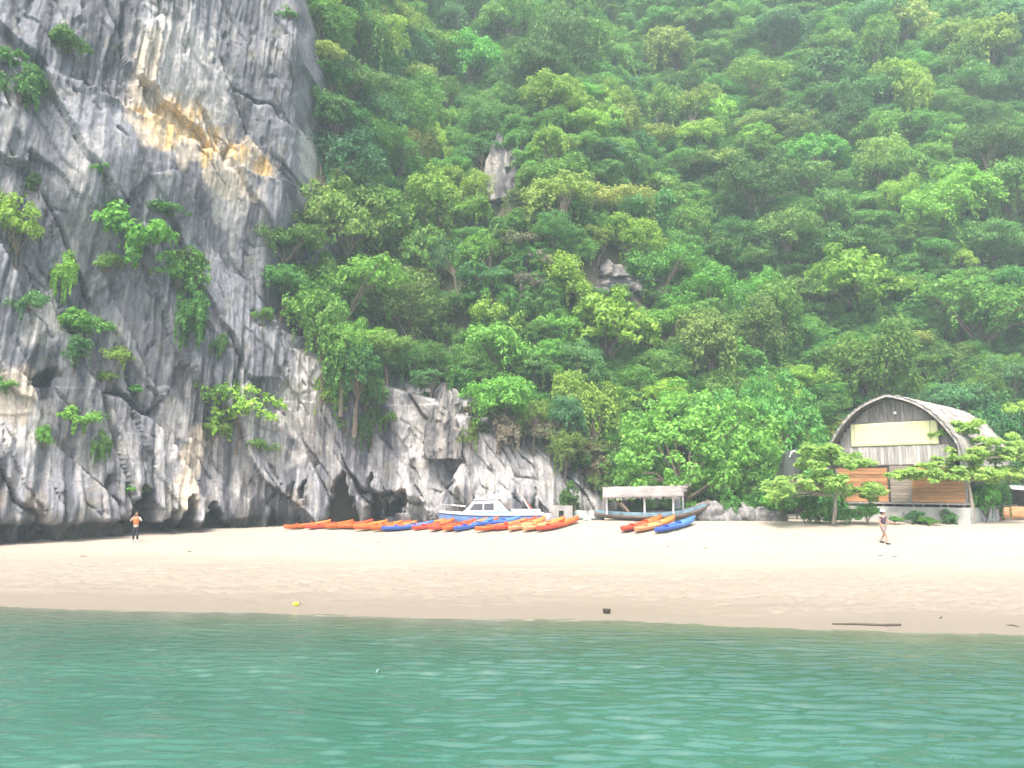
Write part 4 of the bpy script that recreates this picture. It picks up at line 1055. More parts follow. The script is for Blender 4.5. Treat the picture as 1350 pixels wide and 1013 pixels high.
for xx, yy_ in ((-.7, -.4), (.8, -.4), (-.7, .5), (.8, .5)): MB().tube([(xx, yy_, -.3), (xx, yy_, zb_)], 0.05, 6).build("post", DARKWOOD, tp)

# ------------------------------------------------------------------ hulls
def hull_rings(L, half, keel, sheer, n=25, m=6, flare=0.75, sharp=2.4, stern=0.0):
    """rings of points from stern (-L/2) to bow (+L/2); half, keel, sheer are functions of t in -1..1"""
    rings = []
    for t in np.linspace(-1, 1, n):
        w, k, h = half(t), keel(t), sheer(t)
        pts = []
        for s in np.linspace(-1, 1, 2 * m + 1):
            a = abs(s)
            x = w * math.sin(min(1, a * 1.25) * math.pi / 2) if a < .8 else w
            zz = k + (h - k) * (a ** sharp)
            pts.append((t * L / 2, math.copysign(x, s), zz))
        rings.append(pts)
    return rings

def kayak_mat(name, c1, c2, pos=0.5):
    m, n, l, p = nmat(name)
    tc = n.new("ShaderNodeTexCoord"); sx_ = n.new("ShaderNodeSeparateXYZ"); l.new(tc.outputs["Object"], sx_.inputs[0])
    nz = n.new("ShaderNodeTexNoise"); nz.inputs["Scale"].default_value = 2.2; nz.inputs["Detail"].default_value = 5; l.new(tc.outputs["Object"], nz.inputs["Vector"])
    a = n.new("ShaderNodeMath"); a.operation = 'MULTIPLY_ADD'; a.inputs[1].default_value = 0.28; l.new(sx_.outputs[0], a.inputs[0]); l.new(nz.outputs[0], a.inputs[2])
    cr = n.new("ShaderNodeValToRGB"); cr.color_ramp.elements[0].color = (*c1, 1); cr.color_ramp.elements[1].color = (*c2, 1)
    cr.color_ramp.elements[0].position = pos - .18; cr.color_ramp.elements[1].position = pos + .18
    l.new(a.outputs[0], cr.inputs[0]); l.new(cr.outputs[0], p.inputs["Base Color"]); p.inputs["Roughness"].default_value = 0.45
    return m
OR, YE, RE, BL, BL2, PE = (0.60, 0.125, 0.022), (0.64, 0.20, 0.045), (0.56, 0.065, 0.030), (0.035, 0.100, 0.40), (0.06, 0.18, 0.52), (0.62, 0.28, 0.13)
KM = {"orange": kayak_mat("orange_plastic", OR, YE), "redorange": kayak_mat("red_orange_plastic", RE, OR), "red": kayak_mat("red_plastic", RE, RE), "blue": kayak_mat("blue_plastic", BL, BL2),
      "peach": kayak_mat("peach_plastic", PE, YE), "sunset": kayak_mat("orange_to_red_plastic", OR, RE)}
SEATM = mat_plain("dark_seat", (0.05, 0.05, 0.055), 0.7, 0.2, 5)
def kayak_meshes():
    L = 3.7
    n, mcount = 41, 8
    rings = []
    for t in np.linspace(-1, 1, n):
        a = abs(t)
        w = 0.40 * max(0.0, 1 - a**2.4) ** 0.75 + 0.012
        keel = 0.12 * a**3.2; h = 0.23 + 0.12 * a**3 + (0.04 if t > 0 else 0) * a
        pit = 0.0
        for c_ in (-0.34, 0.30):
            pit = max(pit, 1 - min(1, (abs(t - c_) / 0.24) ** 6))
        crown_ = 0.05 * (1 - a)
        z_in = h + crown_ - 0.17 * pit
        pts = []
        for k in range(mcount):                       # underside, port to starboard
            s = -1 + 2 * k / (mcount - 1)
            pts.append((t * L / 2, w * math.sin(s * math.pi / 2), keel + (h - 0.06 - keel) * abs(s)**3))
        pts += [(t * L / 2, w * 1.0, h), (t * L / 2, w * 0.80, h + 0.02), (t * L / 2, w * 0.62, z_in), (t * L / 2, 0, z_in + (0.02 if pit < .5 else 0)), (t * L / 2, -w * 0.62, z_in), (t * L / 2, -w * 0.80, h + 0.02), (t * L / 2, -w, h)]
        rings.append(pts)
    hull = MB().loft(rings)
    seat = MB(); seat.box((0, 0, 0.02), (0.36, 0.40, 0.05)); seat.box((-0.20, 0, 0.10), (0.05, 0.40, 0.16), roty(-0.25))
    hnd = MB().tube([(-.06, 0, 0), (-.03, 0, .05), (.03, 0, .05), (.06, 0, 0)], 0.012, 6)
    return hull, seat, hnd
kh, ks, kn = kayak_meshes()
KHULL = {k: kh.mesh("hull", m_, True) for k, m_ in KM.items()}
KSEAT = {k: ks.mesh("seat", m_) for k, m_ in KM.items()}; KHND = kn.mesh("handle", SEATM)
def kayak(px, py, cn, label, group, yaw=46, pitch=5.0, lift=0.0):
    b = on_ground(px, py)
    ya = math.radians(yaw); d = np.array((math.cos(ya), math.sin(ya)))
    c_ = np.array((b[0] + d[0] * 1.75, b[1] + d[1] * 1.75))
    z0_, z1_ = float(ground_z(*(c_ - d * 1.2))), float(ground_z(*(c_ + d * 1.2)))
    o = empty("kayak", (c_[0], c_[1], (z0_ + z1_) / 2 + lift), 0, label, "kayak", group)
    o.rotation_euler = (0, -math.atan2(z1_ - z0_, 2.4) - math.radians(pitch - 5), ya)
    link("hull", KHULL[cn], o)
    for x in (-0.34 * 1.85, 0.30 * 1.85): link("seat", KSEAT[cn], o, (x, 0, 0.16))
    for x in (-1.62, 1.62): link("handle", KHND, o, (x, 0, 0.335))
    return o
row = "kayaks drawn up in the long row on the sand"
K = [(376, 700, "orange", "orange kayak at the cave end of the long row"), (404, 700, "redorange", "red-orange kayak second from the cave end of the row"), (430, 699, "sunset", "kayak turning from orange to red before the tall cave"), (447, 699, "orange", "pale orange kayak before the tall cave"),
     (468, 701, "orange", "orange kayak right of the tall cave"), (481, 700, "sunset", "orange kayak with reddish bow right of the tall cave"), (491, 702, "orange", "orange kayak touching the long blue kayak"), (505, 702, "blue", "long blue kayak among orange ones left of the motorboat"),
     (528, 699, "orange", "orange kayak tucked behind the long blue kayak"), (545, 701, "redorange", "red-orange kayak right of the long blue kayak"), (567, 702, "red", "bright red kayak at the bow of the motorboat"), (585, 702, "orange", "orange kayak under the bow rail of the motorboat"),
     (600, 702, "blue", "short-looking blue kayak under the cabin of the motorboat"), (608, 698, "redorange", "red-orange kayak against the hull of the motorboat"), (628, 703, "orange", "long orange kayak before the motorboat cabin"), (632, 697, "blue", "blue kayak behind the long orange one at the motorboat hull"),
     (653, 702, "red", "red kayak below the aft deck of the motorboat"), (672, 703, "peach", "pale peach kayak below the aft deck"), (691, 703, "peach", "pale peach kayak beside the last red kayak"), (709, 703, "redorange", "red-orange kayak at the end of the row by the grey board")]
for i, (px, py, cn, lab) in enumerate(K):
    kayak(px, py, cn, lab, row, 46 + rnd.uniform(-7, 7) - (8 if px in (628, 709, 505) else 0), 5.0 + rnd.uniform(-1.0, 1.5), 0.03)
for (px, py, cn, lab) in ((820, 703, "redorange", "red-orange kayak before the roofed wooden boat"), (838, 704, "peach", "pale peach kayak between red-orange and blue before the wooden boat"), (865, 705, "blue", "blue kayak under the bow of the wooden boat")):
    kayak(px, py, cn, lab, "three kayaks before the wooden boat", 40, 6, 0.05)

# ------------------------------------------------------------------ the motorboat
BLUEHULL = mat_plain("faded_blue_hull", (0.11, 0.21, 0.42), 0.5, 0.25, 3)
LBLUE = mat_plain("light_blue_stripe", (0.22, 0.48, 0.72), 0.5, 0.1, 3)
NAVY = mat_plain("navy_stripe", (0.03, 0.05, 0.16), 0.5, 0.1, 3)
BOATWHITE = mat_plain("boat_white", (0.70, 0.73, 0.76), 0.4, 0.08, 2.5)
def glass_mat():
    m, n, l, p = nmat("tinted_glass"); p.inputs["Base Color"].default_value = (0.07, 0.075, 0.085, 1); p.inputs["Roughness"].default_value = 0.08; return m
GLASS = glass_mat()
STEEL = mat_plain("rail_steel", (0.55, 0.55, 0.55), 0.35, 0.1, 3, metal=0.8)
REDP = mat_plain("red_paint", (0.5, 0.09, 0.08), 0.5, 0.2, 3)
BY = 52.2
bp = gb(648, BY); bp[2] -= 0.34
boat = empty("motorboat", bp, math.radians(184), "white and blue motorboat with a small cabin behind the kayak row", "boat")
# bow points along local +x (left in the photograph)
half = lambda t: 1.05 * (1 - max(0, t + .1)**2.2 * 0.97 / 1.1**2.2) * (0.92 + 0.08 * min(1, (t + 1) * 3))
sheer = lambda t: 0.98 + 0.16 * max(0, t)**2
L_ = 7.0
low = lambda t: 0.05 + 0.55 * max(0, t - .3)**2.0
hr = hull_rings(L_, half, low, lambda t: sheer(t) - 0.22, 25, 6, sharp=1.7)
MB().loft(hr, closed=False, cap=False).build("hull", BLUEHULL, boat, True)
def band(z0, z1, o0, name, mat, parent):
    r = []
    for s_ in (-1, 1):
        mm = MB(); rings = []
        for t in np.linspace(-1, 1, 25):
            rings.append([(t * L_ / 2, s_ * (half(t) + o0), sheer(t) + z0), (t * L_ / 2, s_ * (half(t) + o0), sheer(t) + z1), (t * L_ / 2, s_ * max(0, half(t) - .05), sheer(t) + z1), (t * L_ / 2, s_ * max(0, half(t) - .05), sheer(t) + z0)])
        mm.loft(rings); mm.build(name, mat, parent)
band(-0.22, -0.14, 0.02, "navy_stripe", NAVY, boat); band(-0.14, 0.0, 0.03, "gunwale", BOATWHITE, boat)
mm = MB(); mm.loft([[(t * L_ / 2, -max(.01, half(t) - .06), sheer(t) - .03), (t * L_ / 2, 0, sheer(t) + .02), (t * L_ / 2, max(.01, half(t) - .06), sheer(t) - .03)] for t in np.linspace(-1, 1, 21)], closed=False, cap=False); mm.build("deck", BOATWHITE, boat)
mm = MB(); mm.box((-L_ / 2 - .02, 0, 0.55), (0.05, 1.85, 0.75)); mm.build("transom", BLUEHULL, boat)
# cabin: side profile (x forward) lofted across
cab = [(1.95, 1.0), (1.25, 1.72), (1.0, 1.80), (0.0, 1.88), (-0.35, 1.84), (-0.55, 1.70), (-1.15, 1.0)]
MB().loft([[(x, y * (0.80 if z < 1.2 else 0.66), z) for x, z in cab] for y in (-1, 1)]).build("cabin", BOATWHITE, boat); cabin = [c for c in bpy.data.objects if c.parent == boat and c.name.startswith("cabin")][0]
MB().box((0.35, 0, 1.90), (1.75, 1.5, 0.05), roty(0.05)).build("cabin_roof", BOATWHITE, boat)
def quad_panel(name, pts, mat, parent, n=(0, 1, 0), t=0.02):
    n = np.array(n) * t
    return MB().loft([[tuple(np.array(p) - n) for p in pts], [tuple(np.array(p) + n) for p in pts]]).build(name, mat, parent)
for s_ in (-1, 1):
    yl, yh = 0.765 * s_, 0.690 * s_
    w1_ = quad_panel("window", [(1.52, yl, 1.18), (0.62, yl, 1.18), (0.62, yh, 1.60), (1.20, yh, 1.58)], GLASS, cabin)
    w2_ = quad_panel("window", [(0.54, yl, 1.18), (-0.12, yl, 1.18), (-0.12, yh, 1.64), (0.54, yh, 1.60)], GLASS, cabin)
    for k in range(4): quad_panel("blue_stripe", [(-.25, (.775 - .02 * k) * s_, 1.16 + .11 * k), (-.98 + .1 * k, (.775 - .02 * k) * s_, 1.16 + .11 * k), (-.95 + .1 * k, (.770 - .02 * k) * s_, 1.21 + .11 * k), (-.25, (.770 - .02 * k) * s_, 1.21 + .11 * k)], LBLUE, cabin)
    quad_panel("blue_trim", [(1.7, .815 * s_, 1.02), (-1.2, .815 * s_, 1.02), (-1.2, .80 * s_, 1.10), (1.6, .80 * s_, 1.10)], LBLUE, boat)
    mm = MB(); mm.tube([(1.7, .85 * s_, 1.05), (1.75, .82 * s_, 1.42), (2.6, .62 * s_, 1.50), (3.35, .12 * s_, 1.52)], 0.022, 6)
    for xx, yy_ in ((2.3, .72), (2.9, .42), (3.3, .15)): mm.tube([(xx, yy_ * s_, 1.0), (xx, yy_ * s_ * .95, 1.49)], 0.018, 6)
    mm.build("bow_rail", STEEL, boat)
quad_panel("windscreen", [(1.83, -.68, 1.18), (1.83, .68, 1.18), (1.40, .58, 1.62), (1.40, -.58, 1.62)], GLASS, cabin, (.72, 0, .7))
MB().tube([(1.05, .1, 1.8), (1.05, .1, 2.15)], [.05, .035], 7).build("horn", WHITE, boat)
MB().box((-.25, 0, 2.08), (.3, .9, .22), roty(.3)).tube([(-.3, .3, 1.85), (-.35, .3, 2.35)], .02, 6).build("roof_locker", BOATWHITE, boat)
MB().box((-2.3, 0, 1.10), (1.9, 1.5, 0.22)).build("aft_locker", GREYSHEET, boat)
MB().tube([(-2.05, -.3, 2.05), (-2.85, -.1, 1.05)], .04, 7).build("pole", REDP, boat)
MB().tube([(-2.0, .2, 2.1), (-2.6, .3, 1.1)], .035, 7).build("pole", WHITE, boat)
# timber propped behind the boat
p = gb(668, 53.6)
pb = empty("propped_boards", p, 0, "weathered boards and a pole propped against the rock behind the motorboat", "boards")
MB().box((-.1, 0, 1.75), (.9, .06, .75), roty(-.5)).build("board", PALEWOOD, pb)
MB().box((.25, .05, 1.65), (.6, .05, .8), roty(.5)).build("board", DARKWOOD, pb)
MB().tube([(-.5, -.1, -.1), (1.3, .2, 2.4)], .04, 6).build("pole", GREYWOOD, pb)
MB().tube([(-.3, .1, -.1), (-.1, .1, 1.5)], .05, 6).build("prop", GREYWOOD, pb)

# ------------------------------------------------------------------ the roofed wooden boat
OLDBLUE = mat_plain("old_blue_paint", (0.20, 0.33, 0.42), 0.75, 0.35, 3)
TARWOOD = mat_plain("tarred_plank", (0.20, 0.16, 0.135), 0.85, 0.35, 3, 0.3, (.5, 3, 3))
WY0 = 48.6
wp = gb(858, WY0)
wb = empty("wooden_boat", wp, math.radians(-6), "old wooden boat with a ragged thatched roof on white posts", "boat")
LW = 7.0
whalf = lambda t: 0.95 * (1 - abs(t)**2.6 * 0.92)
wkeel = lambda t: 0.02 + 0.70 * max(0, t)**3.0 + 0.25 * max(0, -t)**3
wsheer = lambda t: 0.52 + 0.62 * max(0, t)**2.0 + 0.16 * max(0, -t)**2
rings = hull_rings(LW, whalf, wkeel, wsheer, 29, 6, sharp=1.8)
# planked sides: strakes of their own
hullm = MB(); hullm.loft(rings, closed=False, cap=False)
hl = hullm.build("hull", TARWOOD, wb); hl.modifiers.new("thick", 'SOLIDIFY').thickness = 0.04
for s_ in (-1, 1):
    for k in range(3):
        mm = MB(); rr2 = []
        for t in np.linspace(-.97, .97, 25):
            zt_ = wsheer(t) - (wsheer(t) - wkeel(t)) * .20 * k; zb2 = zt_ - (wsheer(t) - wkeel(t)) * .18; w_ = whalf(t)
            rr2.append([(t * LW / 2, s_ * (w_ * (1 - .015 * k) + .03), zt_), (t * LW / 2, s_ * (w_ * (1 - .015 * k) + .025), zb2), (t * LW / 2, s_ * (w_ * .96), zb2), (t * LW / 2, s_ * (w_ * .96), zt_)])
        mm.loft(rr2).build("strake", OLDBLUE if k < 1 or (k == 1 and s_ < 0) else TARWOOD, hl)
MB().box((LW / 2 - .12, 0, .96), (.16, .14, .75), roty(.45)).build("stem_post", TARWOOD, wb)
for x in (-1.8, -.3, 1.3): MB().box((x, 0, .42), (.25, 1.75, .05)).build("thwart", GREYWOOD, wb)
MB().loft([[(x, .75 * math.cos(a), .48 + .35 * (1 - abs(x - .5) / 2.2) * math.sin(a)) for a in np.linspace(0, math.pi, 9)] for x in np.linspace(-1.6, 2.6, 9)]).build("covered_load", TARP, wb)
MB().box((-1.75, -.55, .85), (.08, .95, .75), rotz(.3) @ roty(-.75)).build("leaning_board", mat_plain("tan_board", (.36, .28, .21), .9, .2, 3), wb)
zr0, zr1 = at_depth(858, 653, WY0)[2] - wp[2], at_depth(858, 641, WY0)[2] - wp[2]
for (x, y, zz) in ((-2.72, -.75, .5), (-.42, -.9, .45), (1.32, -.88, .55), (2.05, .5, .75), (-2.85, .7, .5), (-1.65, .85, .45), (.5, .9, .5)):
    MB().tube([(x, y, zz - .1), (x, y, zr0 + .05)], .065, 8).build("post", WHITE if y < .6 else PALEWOOD, wb)
MB().box((1.65, -.2, (zr0 + .6) / 2 + .1), (.35, .06, zr0 - .7)).build("grey_panel", GREYSHEET, wb)
nx, ny = 46, 14
RX, RYY = np.meshgrid(np.linspace(-2.95, 1.95, nx), np.linspace(-1.25, 1.25, ny), indexing='ij')
RZ = zr1 + .05 * RX / 2.5 - (zr1 - zr0 + .06) * (np.abs(RYY) / 1.25)**1.7 + .05 * perlin(RX * 1.7, RYY * 1.5, 330) + .03 * perlin(RX * 7, RYY * 2, 331)
RYY = RYY + .07 * perlin(RX * 5, RX * 0 + 1, 332) * np.sign(RYY) * (np.abs(RYY) > 1.2)
rf = link("roof", np_mesh("roof", np.stack([RX, RYY, RZ], -1), grid_quads(nx, ny), mat_thatch("boat_thatch", (.30, .285, .28))), wb)
rf.modifiers.new("thick", 'SOLIDIFY').thickness = .09
mm = MB()
for i in range(70):
    x = rr_.uniform(-3.0, 2.0); mm.box((x, -1.24 + rr_.uniform(-.03, .03), zr0 - .10 + .05 * x / 2.5 - rr_.uniform(0, .07)), (.03, .02, .2), roty(rr_.uniform(-.5, .5)))
for i in range(26): mm.box((1.95 + rr_.uniform(-.05, .18), rr_.uniform(-1.2, .9), zr1 - rr_.uniform(.02, .3)), (.3, .03, .03), roty(rr_.uniform(-.2, 1.1)) @ rotz(rr_.uniform(-.5, .5)))
mm.build("loose_reeds", THATCH, rf)
MB().tube([(1.9, -.6, zr1 - .2), (2.5, -.3, zr1 + .12)], .035, 6).tube([(1.6, .2, zr1 - .15), (2.35, .5, zr1 + .10)], .03, 6).build("roof_pole", GREYWOOD, wb)

# ------------------------------------------------------------------ small things on the beach
p = gb(741, 50.0)
gbx = empty("grey_board", p, .1, "pale grey board with a ragged hole standing at the end of the kayak row", "board")
mm = MB()
for (x0, x1, z0, z1) in ((-.68, -.22, 0, .95), (.12, .68, 0, .95), (-.22, .12, .0, .18), (-.22, .12, .62, .95)): mm.box(((x0 + x1) / 2, 0, (z0 + z1) / 2), (x1 - x0, .10, z1 - z0))
mm.build("panel", CONCRETE, gbx); MB().box((-.3, .3, .45), (.1, .6, .06), rotx(-.9)).box((.4, .3, .45), (.1, .6, .06), rotx(-.9)).build("prop", GREYWOOD, gbx)
MB().box((-.05, .10, .4), (.36, .06, .45)).build("hole_shade", TARP, gbx)  # dark sheet closing the hole, stands in for the shade of an opening
NET = mat_plain("teal_net", (0.16, 0.25, 0.25), .9, .5, 14, .6, c2=(.30, .33, .31))
def lump(name, loc, size, mat, label, cat, seed, n=18, attrs=None, rough=.35, group=None):
    th = np.linspace(0, 2 * math.pi, n * 2, endpoint=False); ph = np.linspace(0.0, math.pi, n)
    T_, P_ = np.meshgrid(th, ph, indexing='ij')
    d = np.stack([np.cos(T_) * np.sin(P_), np.sin(T_) * np.sin(P_), np.cos(P_)], -1)
    r = 1 + rough * fbm(d[..., 0] * 1.6 + seed, d[..., 1] * 1.6 + d[..., 2] * 1.3, seed, 4)
    f1_, f2_, rr, _, _ = worley(d[..., 0] * 1.7 + seed, d[..., 2] * 1.7 + d[..., 1], seed + 2)
    r = r * (.88 + .24 * rr)
    V_ = d * r[..., None] * np.array(size)
    i = np.arange(T_.size).reshape(T_.shape)
    Q_ = np.concatenate([grid_quads(*T_.shape), np.stack([i[-1, :-1], i[0, :-1], i[0, 1:], i[-1, 1:]], -1)])
    at_ = None
    if attrs is not None:
        g = .5 + .5 * fbm(T_ * 1.5 + seed, P_ * 2, seed + 4, 4); at_ = {"col": mixc(np.zeros(T_.shape + (3,)) + np.array(attrs[0]), attrs[1], sstep(.3, .7, g)).reshape(-1, 3)}
    o = link(name, np_mesh(name, V_, Q_, mat, attrs is None, at_), loc=loc)
    return tag(o, label, cat, group)
for i, (px, Y, sz, lab) in enumerate(((768, 50.2, (.65, .5, .42), "low heap of teal fishing net beside the grey board"), (786, 49.6, (.55, .5, .5), "heap of teal net against the stern of the wooden boat"), (776, 49.2, (.4, .35, .25), "small bundle of net in front of the net heaps"), (722, 51.0, (.45, .4, .35), "pale bundle between the motorboat stern and the grey board"))):
    p = gb(px, Y); p[2] += sz[2] * .3
    lump("net_heap", p, sz, NET if i < 3 else GREYSHEET, lab, "net", 500 + i)
p = gb(771, 50.6); tag(MB().tube([(0, 0, -.2), (.03, 0, .8), (.02, .05, 1.25)], .045, 6).build("mooring_post", PALEWOOD, loc=tuple(p)), "short pale post standing in the net heap", "post")
for i, (px, Y, sz) in enumerate(((940, 48.6, (.95, .7, .85)), (962, 48.3, (.8, .6, .62)), (982, 48.6, (.85, .6, .66)), (1003, 48.4, (.75, .6, .62)), (930, 49.5, (.8, .6, .85)), (1022, 48.2, (.7, .5, .55)), (972, 49.3, (.9, .6, .8)), (948, 47.8, (.35, .3, .22)))):
    p = gb(px, Y); p[2] += sz[2] * .3
    lump("boulder", p, sz, ROCK, ["tall pale grey boulder at the bow of the wooden boat", "flat-faced boulder second from the wooden boat", "broad boulder in the middle of the boulder row", "low boulder near the end of the boulder row", "boulder half hidden behind the wooden boat bow", "last boulder of the row by the green shrubs", "boulder behind the middle of the boulder row", "small stone at the foot of the boulder row"][i], "boulder", 520 + i, 20, ((.14, .14, .15), (.26, .255, .25)), .3, "grey boulders between wooden boat and house")
# upturned boat under the lean-to
p = gb(1340, 49.5)
ub = empty("upturned_boat", p, math.radians(10), "orange brown upturned boat lying beside the lean-to", "boat")
mm = MB(); mm.loft([[(t * 1.6, .55 * (1 - abs(t)**2.5 * .9) * math.cos(a), .1 + .75 * (1 - abs(t)**3 * .5) * math.sin(a)) for a in np.linspace(0, math.pi, 11)] for t in np.linspace(-1, 1, 15)]); mm.build("hull", BROWNWOOD, ub, True)
MB().tube([(-1.4, 0, .75), (0, 0, .90), (1.4, 0, .75)], .04, 6).build("keel", DARKWOOD, ub)
# flotsam at the water's edge
p = on_ground(800, 809)
bk = empty("basket", p, .2, "small dark basket standing on the wet sand", "basket")
mm = MB(); mm.loft([[(r * math.cos(t), r * math.sin(t), z) for t in np.linspace(0, 2 * math.pi, 14, endpoint=False)] for r, z in ((.10, -.02), (.125, .12), (.13, .125), (.115, .12), (.095, .02))]); mm.build("bowl", mat_plain("wicker", (.07, .06, .05), .9, .3, 20), bk)
MB().tube([(.125 * math.cos(t), .125 * math.sin(t), .125) for t in np.linspace(0, 2 * math.pi, 15)], .012, 6).build("rim", DARKWOOD, bk)
a_, b_ = on_ground(1097, 824), on_ground(1188, 826)
lg = empty("driftwood", tuple(a_), 0, "long thin dark driftwood stick lying at the waterline", "driftwood")
d_ = b_ - a_
MB().tube([(0, 0, .03), tuple(d_ * .35 + np.array((0, .03, .035))), tuple(d_ * .7 + np.array((0, -.02, .03))), tuple(d_ + np.array((0, 0, .05)))], [.018, .03, .034, .03], 7).build("stem", DARKWOOD, lg)
MB().tube([tuple(d_ * .78 + np.array((0, 0, .03))), tuple(d_ * .76 + np.array((0, -.16, .01)))], [.02, .012], 6).build("stub", DARKWOOD, lg)
p = on_ground(390, 799)
fl_o = empty("yellow_float", p, .4, "small yellow float stranded at the waterline", "float")
mm = MB(); mm.loft([[(x, r * math.cos(t), .06 + r * math.sin(t)) for t in np.linspace(0, 2 * math.pi, 12, endpoint=False)] for x, r in ((-.10, .02), (-.08, .06), (0, .08), (.08, .06), (.10, .02))]); mm.build("body", mat_plain("yellow_plastic", (.75, .62, .06), .5, .1, 4), fl_o, True)
MB().tube([(.1, 0, .06), (.14, 0, .09), (.18, .03, .02)], .008, 5).build("cord", DARKWOOD, fl_o)
d = ray(497, 887); t0 = CAM_Z / -d[2]
bt = empty("floating_bottle", (d[0] * t0, d[1] * t0, .03), 1.3, "dull pale bottle floating on the green water", "bottle")
mm = MB(); mm.loft([[(x, r * math.cos(t), r * math.sin(t)) for t in np.linspace(0, 2 * math.pi, 12, endpoint=False)] for x, r in ((-.06, .006), (-.055, .018), (.03, .019), (.045, .010), (.06, .007))]); mm.build("body", mat_plain("pale_plastic", (.20, .27, .29), .4, .05, 4), bt, True, rot=(0, -.5, 0))
MB().tube([(.05, 0, .028), (.065, 0, .035)], .008, 8).build("cap", LBLUE, bt)
# dead leaves and twigs on the upper sand
deb = [(1180, 735), (905, 722), (930, 723), (110, 734), (880, 721), (1160, 733), (600, 722), (250, 728), (1240, 815), (1335, 826), (500, 716), (760, 718)]
for i, (px, py) in enumerate(deb):
    p = on_ground(px, py)
    tag(MB().tube([(-.16, 0, .015), (0, .03, .03), (.17, -.02, .012)], [.01, .018, .008], 5).build("twig", DARKWOOD, loc=tuple(p), rot=(0, 0, i * 1.3)), "dark twig lying loose on the sand", "twig", "twigs scattered on the sand")
# ------------------------------------------------------------------ people
def skin_mesh(name, verts, edges, radii, mat, parent, sub=2):
    me = bpy.data.meshes.new(name); me.from_pydata(verts, edges, []); me.update()
    o = link(name, me, parent)
    sk = o.modifiers.new("skin", 'SKIN'); sk.use_smooth_shade = True
    if not me.skin_vertices: me.skin_vertices.new() if hasattr(me.skin_vertices, "new") else None
    lay = me.skin_vertices[0].data
    for i, r in enumerate(radii):
        lay[i].radius = r if hasattr(r, '__len__') else (r, r)
    lay[0].use_root = True
    ss = o.modifiers.new("sub", 'SUBSURF'); ss.levels = sub; ss.render_levels = sub
    me.materials.append(mat)
    return o
SKIN = mat_plain("skin", (0.42, 0.25, 0.17), .6, .08, 4)
HAIR = mat_plain("black_hair", (0.02, 0.016, 0.014), .6, .2, 12)
def person(loc, rz, hgt, arms, legs, label, clothes, shoe):
    o = empty("person", loc, rz, label, "person"); s = hgt / 1.75; o.scale = (s, s, s)
    V = [(0, 0, .95), (0, .005, 1.12), (0, 0, 1.32), (0, .01, 1.44), (0, .0, 1.52), (0, -.01, 1.58), (0, -.015, 1.66), (0, -.01, 1.72)]
    Rr = [(.15, .11), (.135, .10), (.155, .11), (.10, .075), .052, (.062, .07), (.075, .09), (.06, .075)]
    E = [(i, i + 1) for i in range(7)]
    def add(p, r, a): V.append(p); Rr.append(r); E.append((a, len(V) - 1)); return len(V) - 1
    add((0, -.105, 1.625), .014, 6)                                       # nose
    for sd in (-1, 1):
        add((sd * .078, .01, 1.64), .018, 6)                             # ear
        kn_, an_, to_ = legs[sd]
        h_ = add((sd * .09, 0, .88), .088, 0); k_ = add(kn_, .058, h_); a2 = add(an_, .038, k_); add(to_, .034, a2)
        el, wr, hd = arms[sd]
        sh_ = add((sd * .175, 0, 1.42), .058, 3); e_ = add(el, .042, sh_); w_ = add(wr, .028, e_)
        pm = add(hd, (.038, .022), w_)
        dv = np.array(hd) - np.array(wr); dv = dv / np.linalg.norm(dv); sv = np.cross(dv, (0.3, 1, .2)); sv /= np.linalg.norm(sv)
        for f in range(4):
            b0 = np.array(hd) + sv * (f - 1.5) * .019 + dv * .03; ln = (.055, .07, .065, .05)[f]
            q = add(tuple(b0 + dv * ln * .5), .0085, pm); add(tuple(b0 + dv * ln + np.array((0, -.02, 0))), .008, q)
        q = add(tuple(np.array(hd) - sv * .045 + dv * .005), .010, pm); add(tuple(np.array(hd) - sv * .06 + dv * .035), .009, q)
    body = skin_mesh("body", V, E, Rr, SKIN, o)
    for sd in (-1, 1): MB().tube([(sd * .032, -.098, 1.65), (sd * .032, -.104, 1.65)], .009, 7).build("eye", BLACK, o)
    MB().box((0, -.097, 1.585), (.045, .012, .010)).build("mouth", REDP, o)
    clothes(o, V, arms, legs)
    for sd in (-1, 1):
        an_, to_ = legs[sd][1], legs[sd][2]
        MB().loft([[(an_[0] + w_ * math.cos(t) + (to_[0] - an_[0]) * f, an_[1] + (to_[1] - an_[1]) * f - .0, z_ + h_ * math.sin(t)) for t in np.linspace(0, 2 * math.pi, 10, endpoint=False)] for f, w_, z_, h_ in ((-.35, .03, an_[2] - .045, .03), (.0, .045, an_[2] - .03, .055), (.6, .05, an_[2] - .045, .04), (1.25, .035, an_[2] - .055, .025))]).build("shoe", shoe, o, True)
    return o
def hair_cap(o, mat, long=.0):
    rings = []
    for k, (z, r) in enumerate(((1.775, .03), (1.76, .065), (1.72, .092), (1.67, .10), (1.62, .092), (1.56 - long, .07))):
        rings.append([(r * .92 * math.cos(t), (r * 1.08 * math.sin(t) + .012) if math.sin(t) > -.35 or z > 1.71 else r * -.30, z) for t in np.linspace(0, 2 * math.pi, 16, endpoint=False)])
    MB().loft(rings).build("hair", mat, o, True)
VEST = mat_plain("orange_vest", (0.75, 0.20, 0.06), .7, .12, 6)
CREAM = mat_plain("cream_cloth", (0.62, 0.55, 0.46), .9, .1, 6)
BLACKC = mat_plain("black_cloth", (0.015, 0.016, 0.022), .9, .2, 6)
DARKTOP = mat_plain("dark_plum_cloth", (0.075, 0.055, 0.085), .9, .2, 6)
GREYC = mat_plain("grey_cloth", (0.24, 0.20, 0.21), .9, .15, 6)
HATM = mat_plain("pale_blue_cloth", (0.50, 0.55, 0.60), .8, .1, 6)
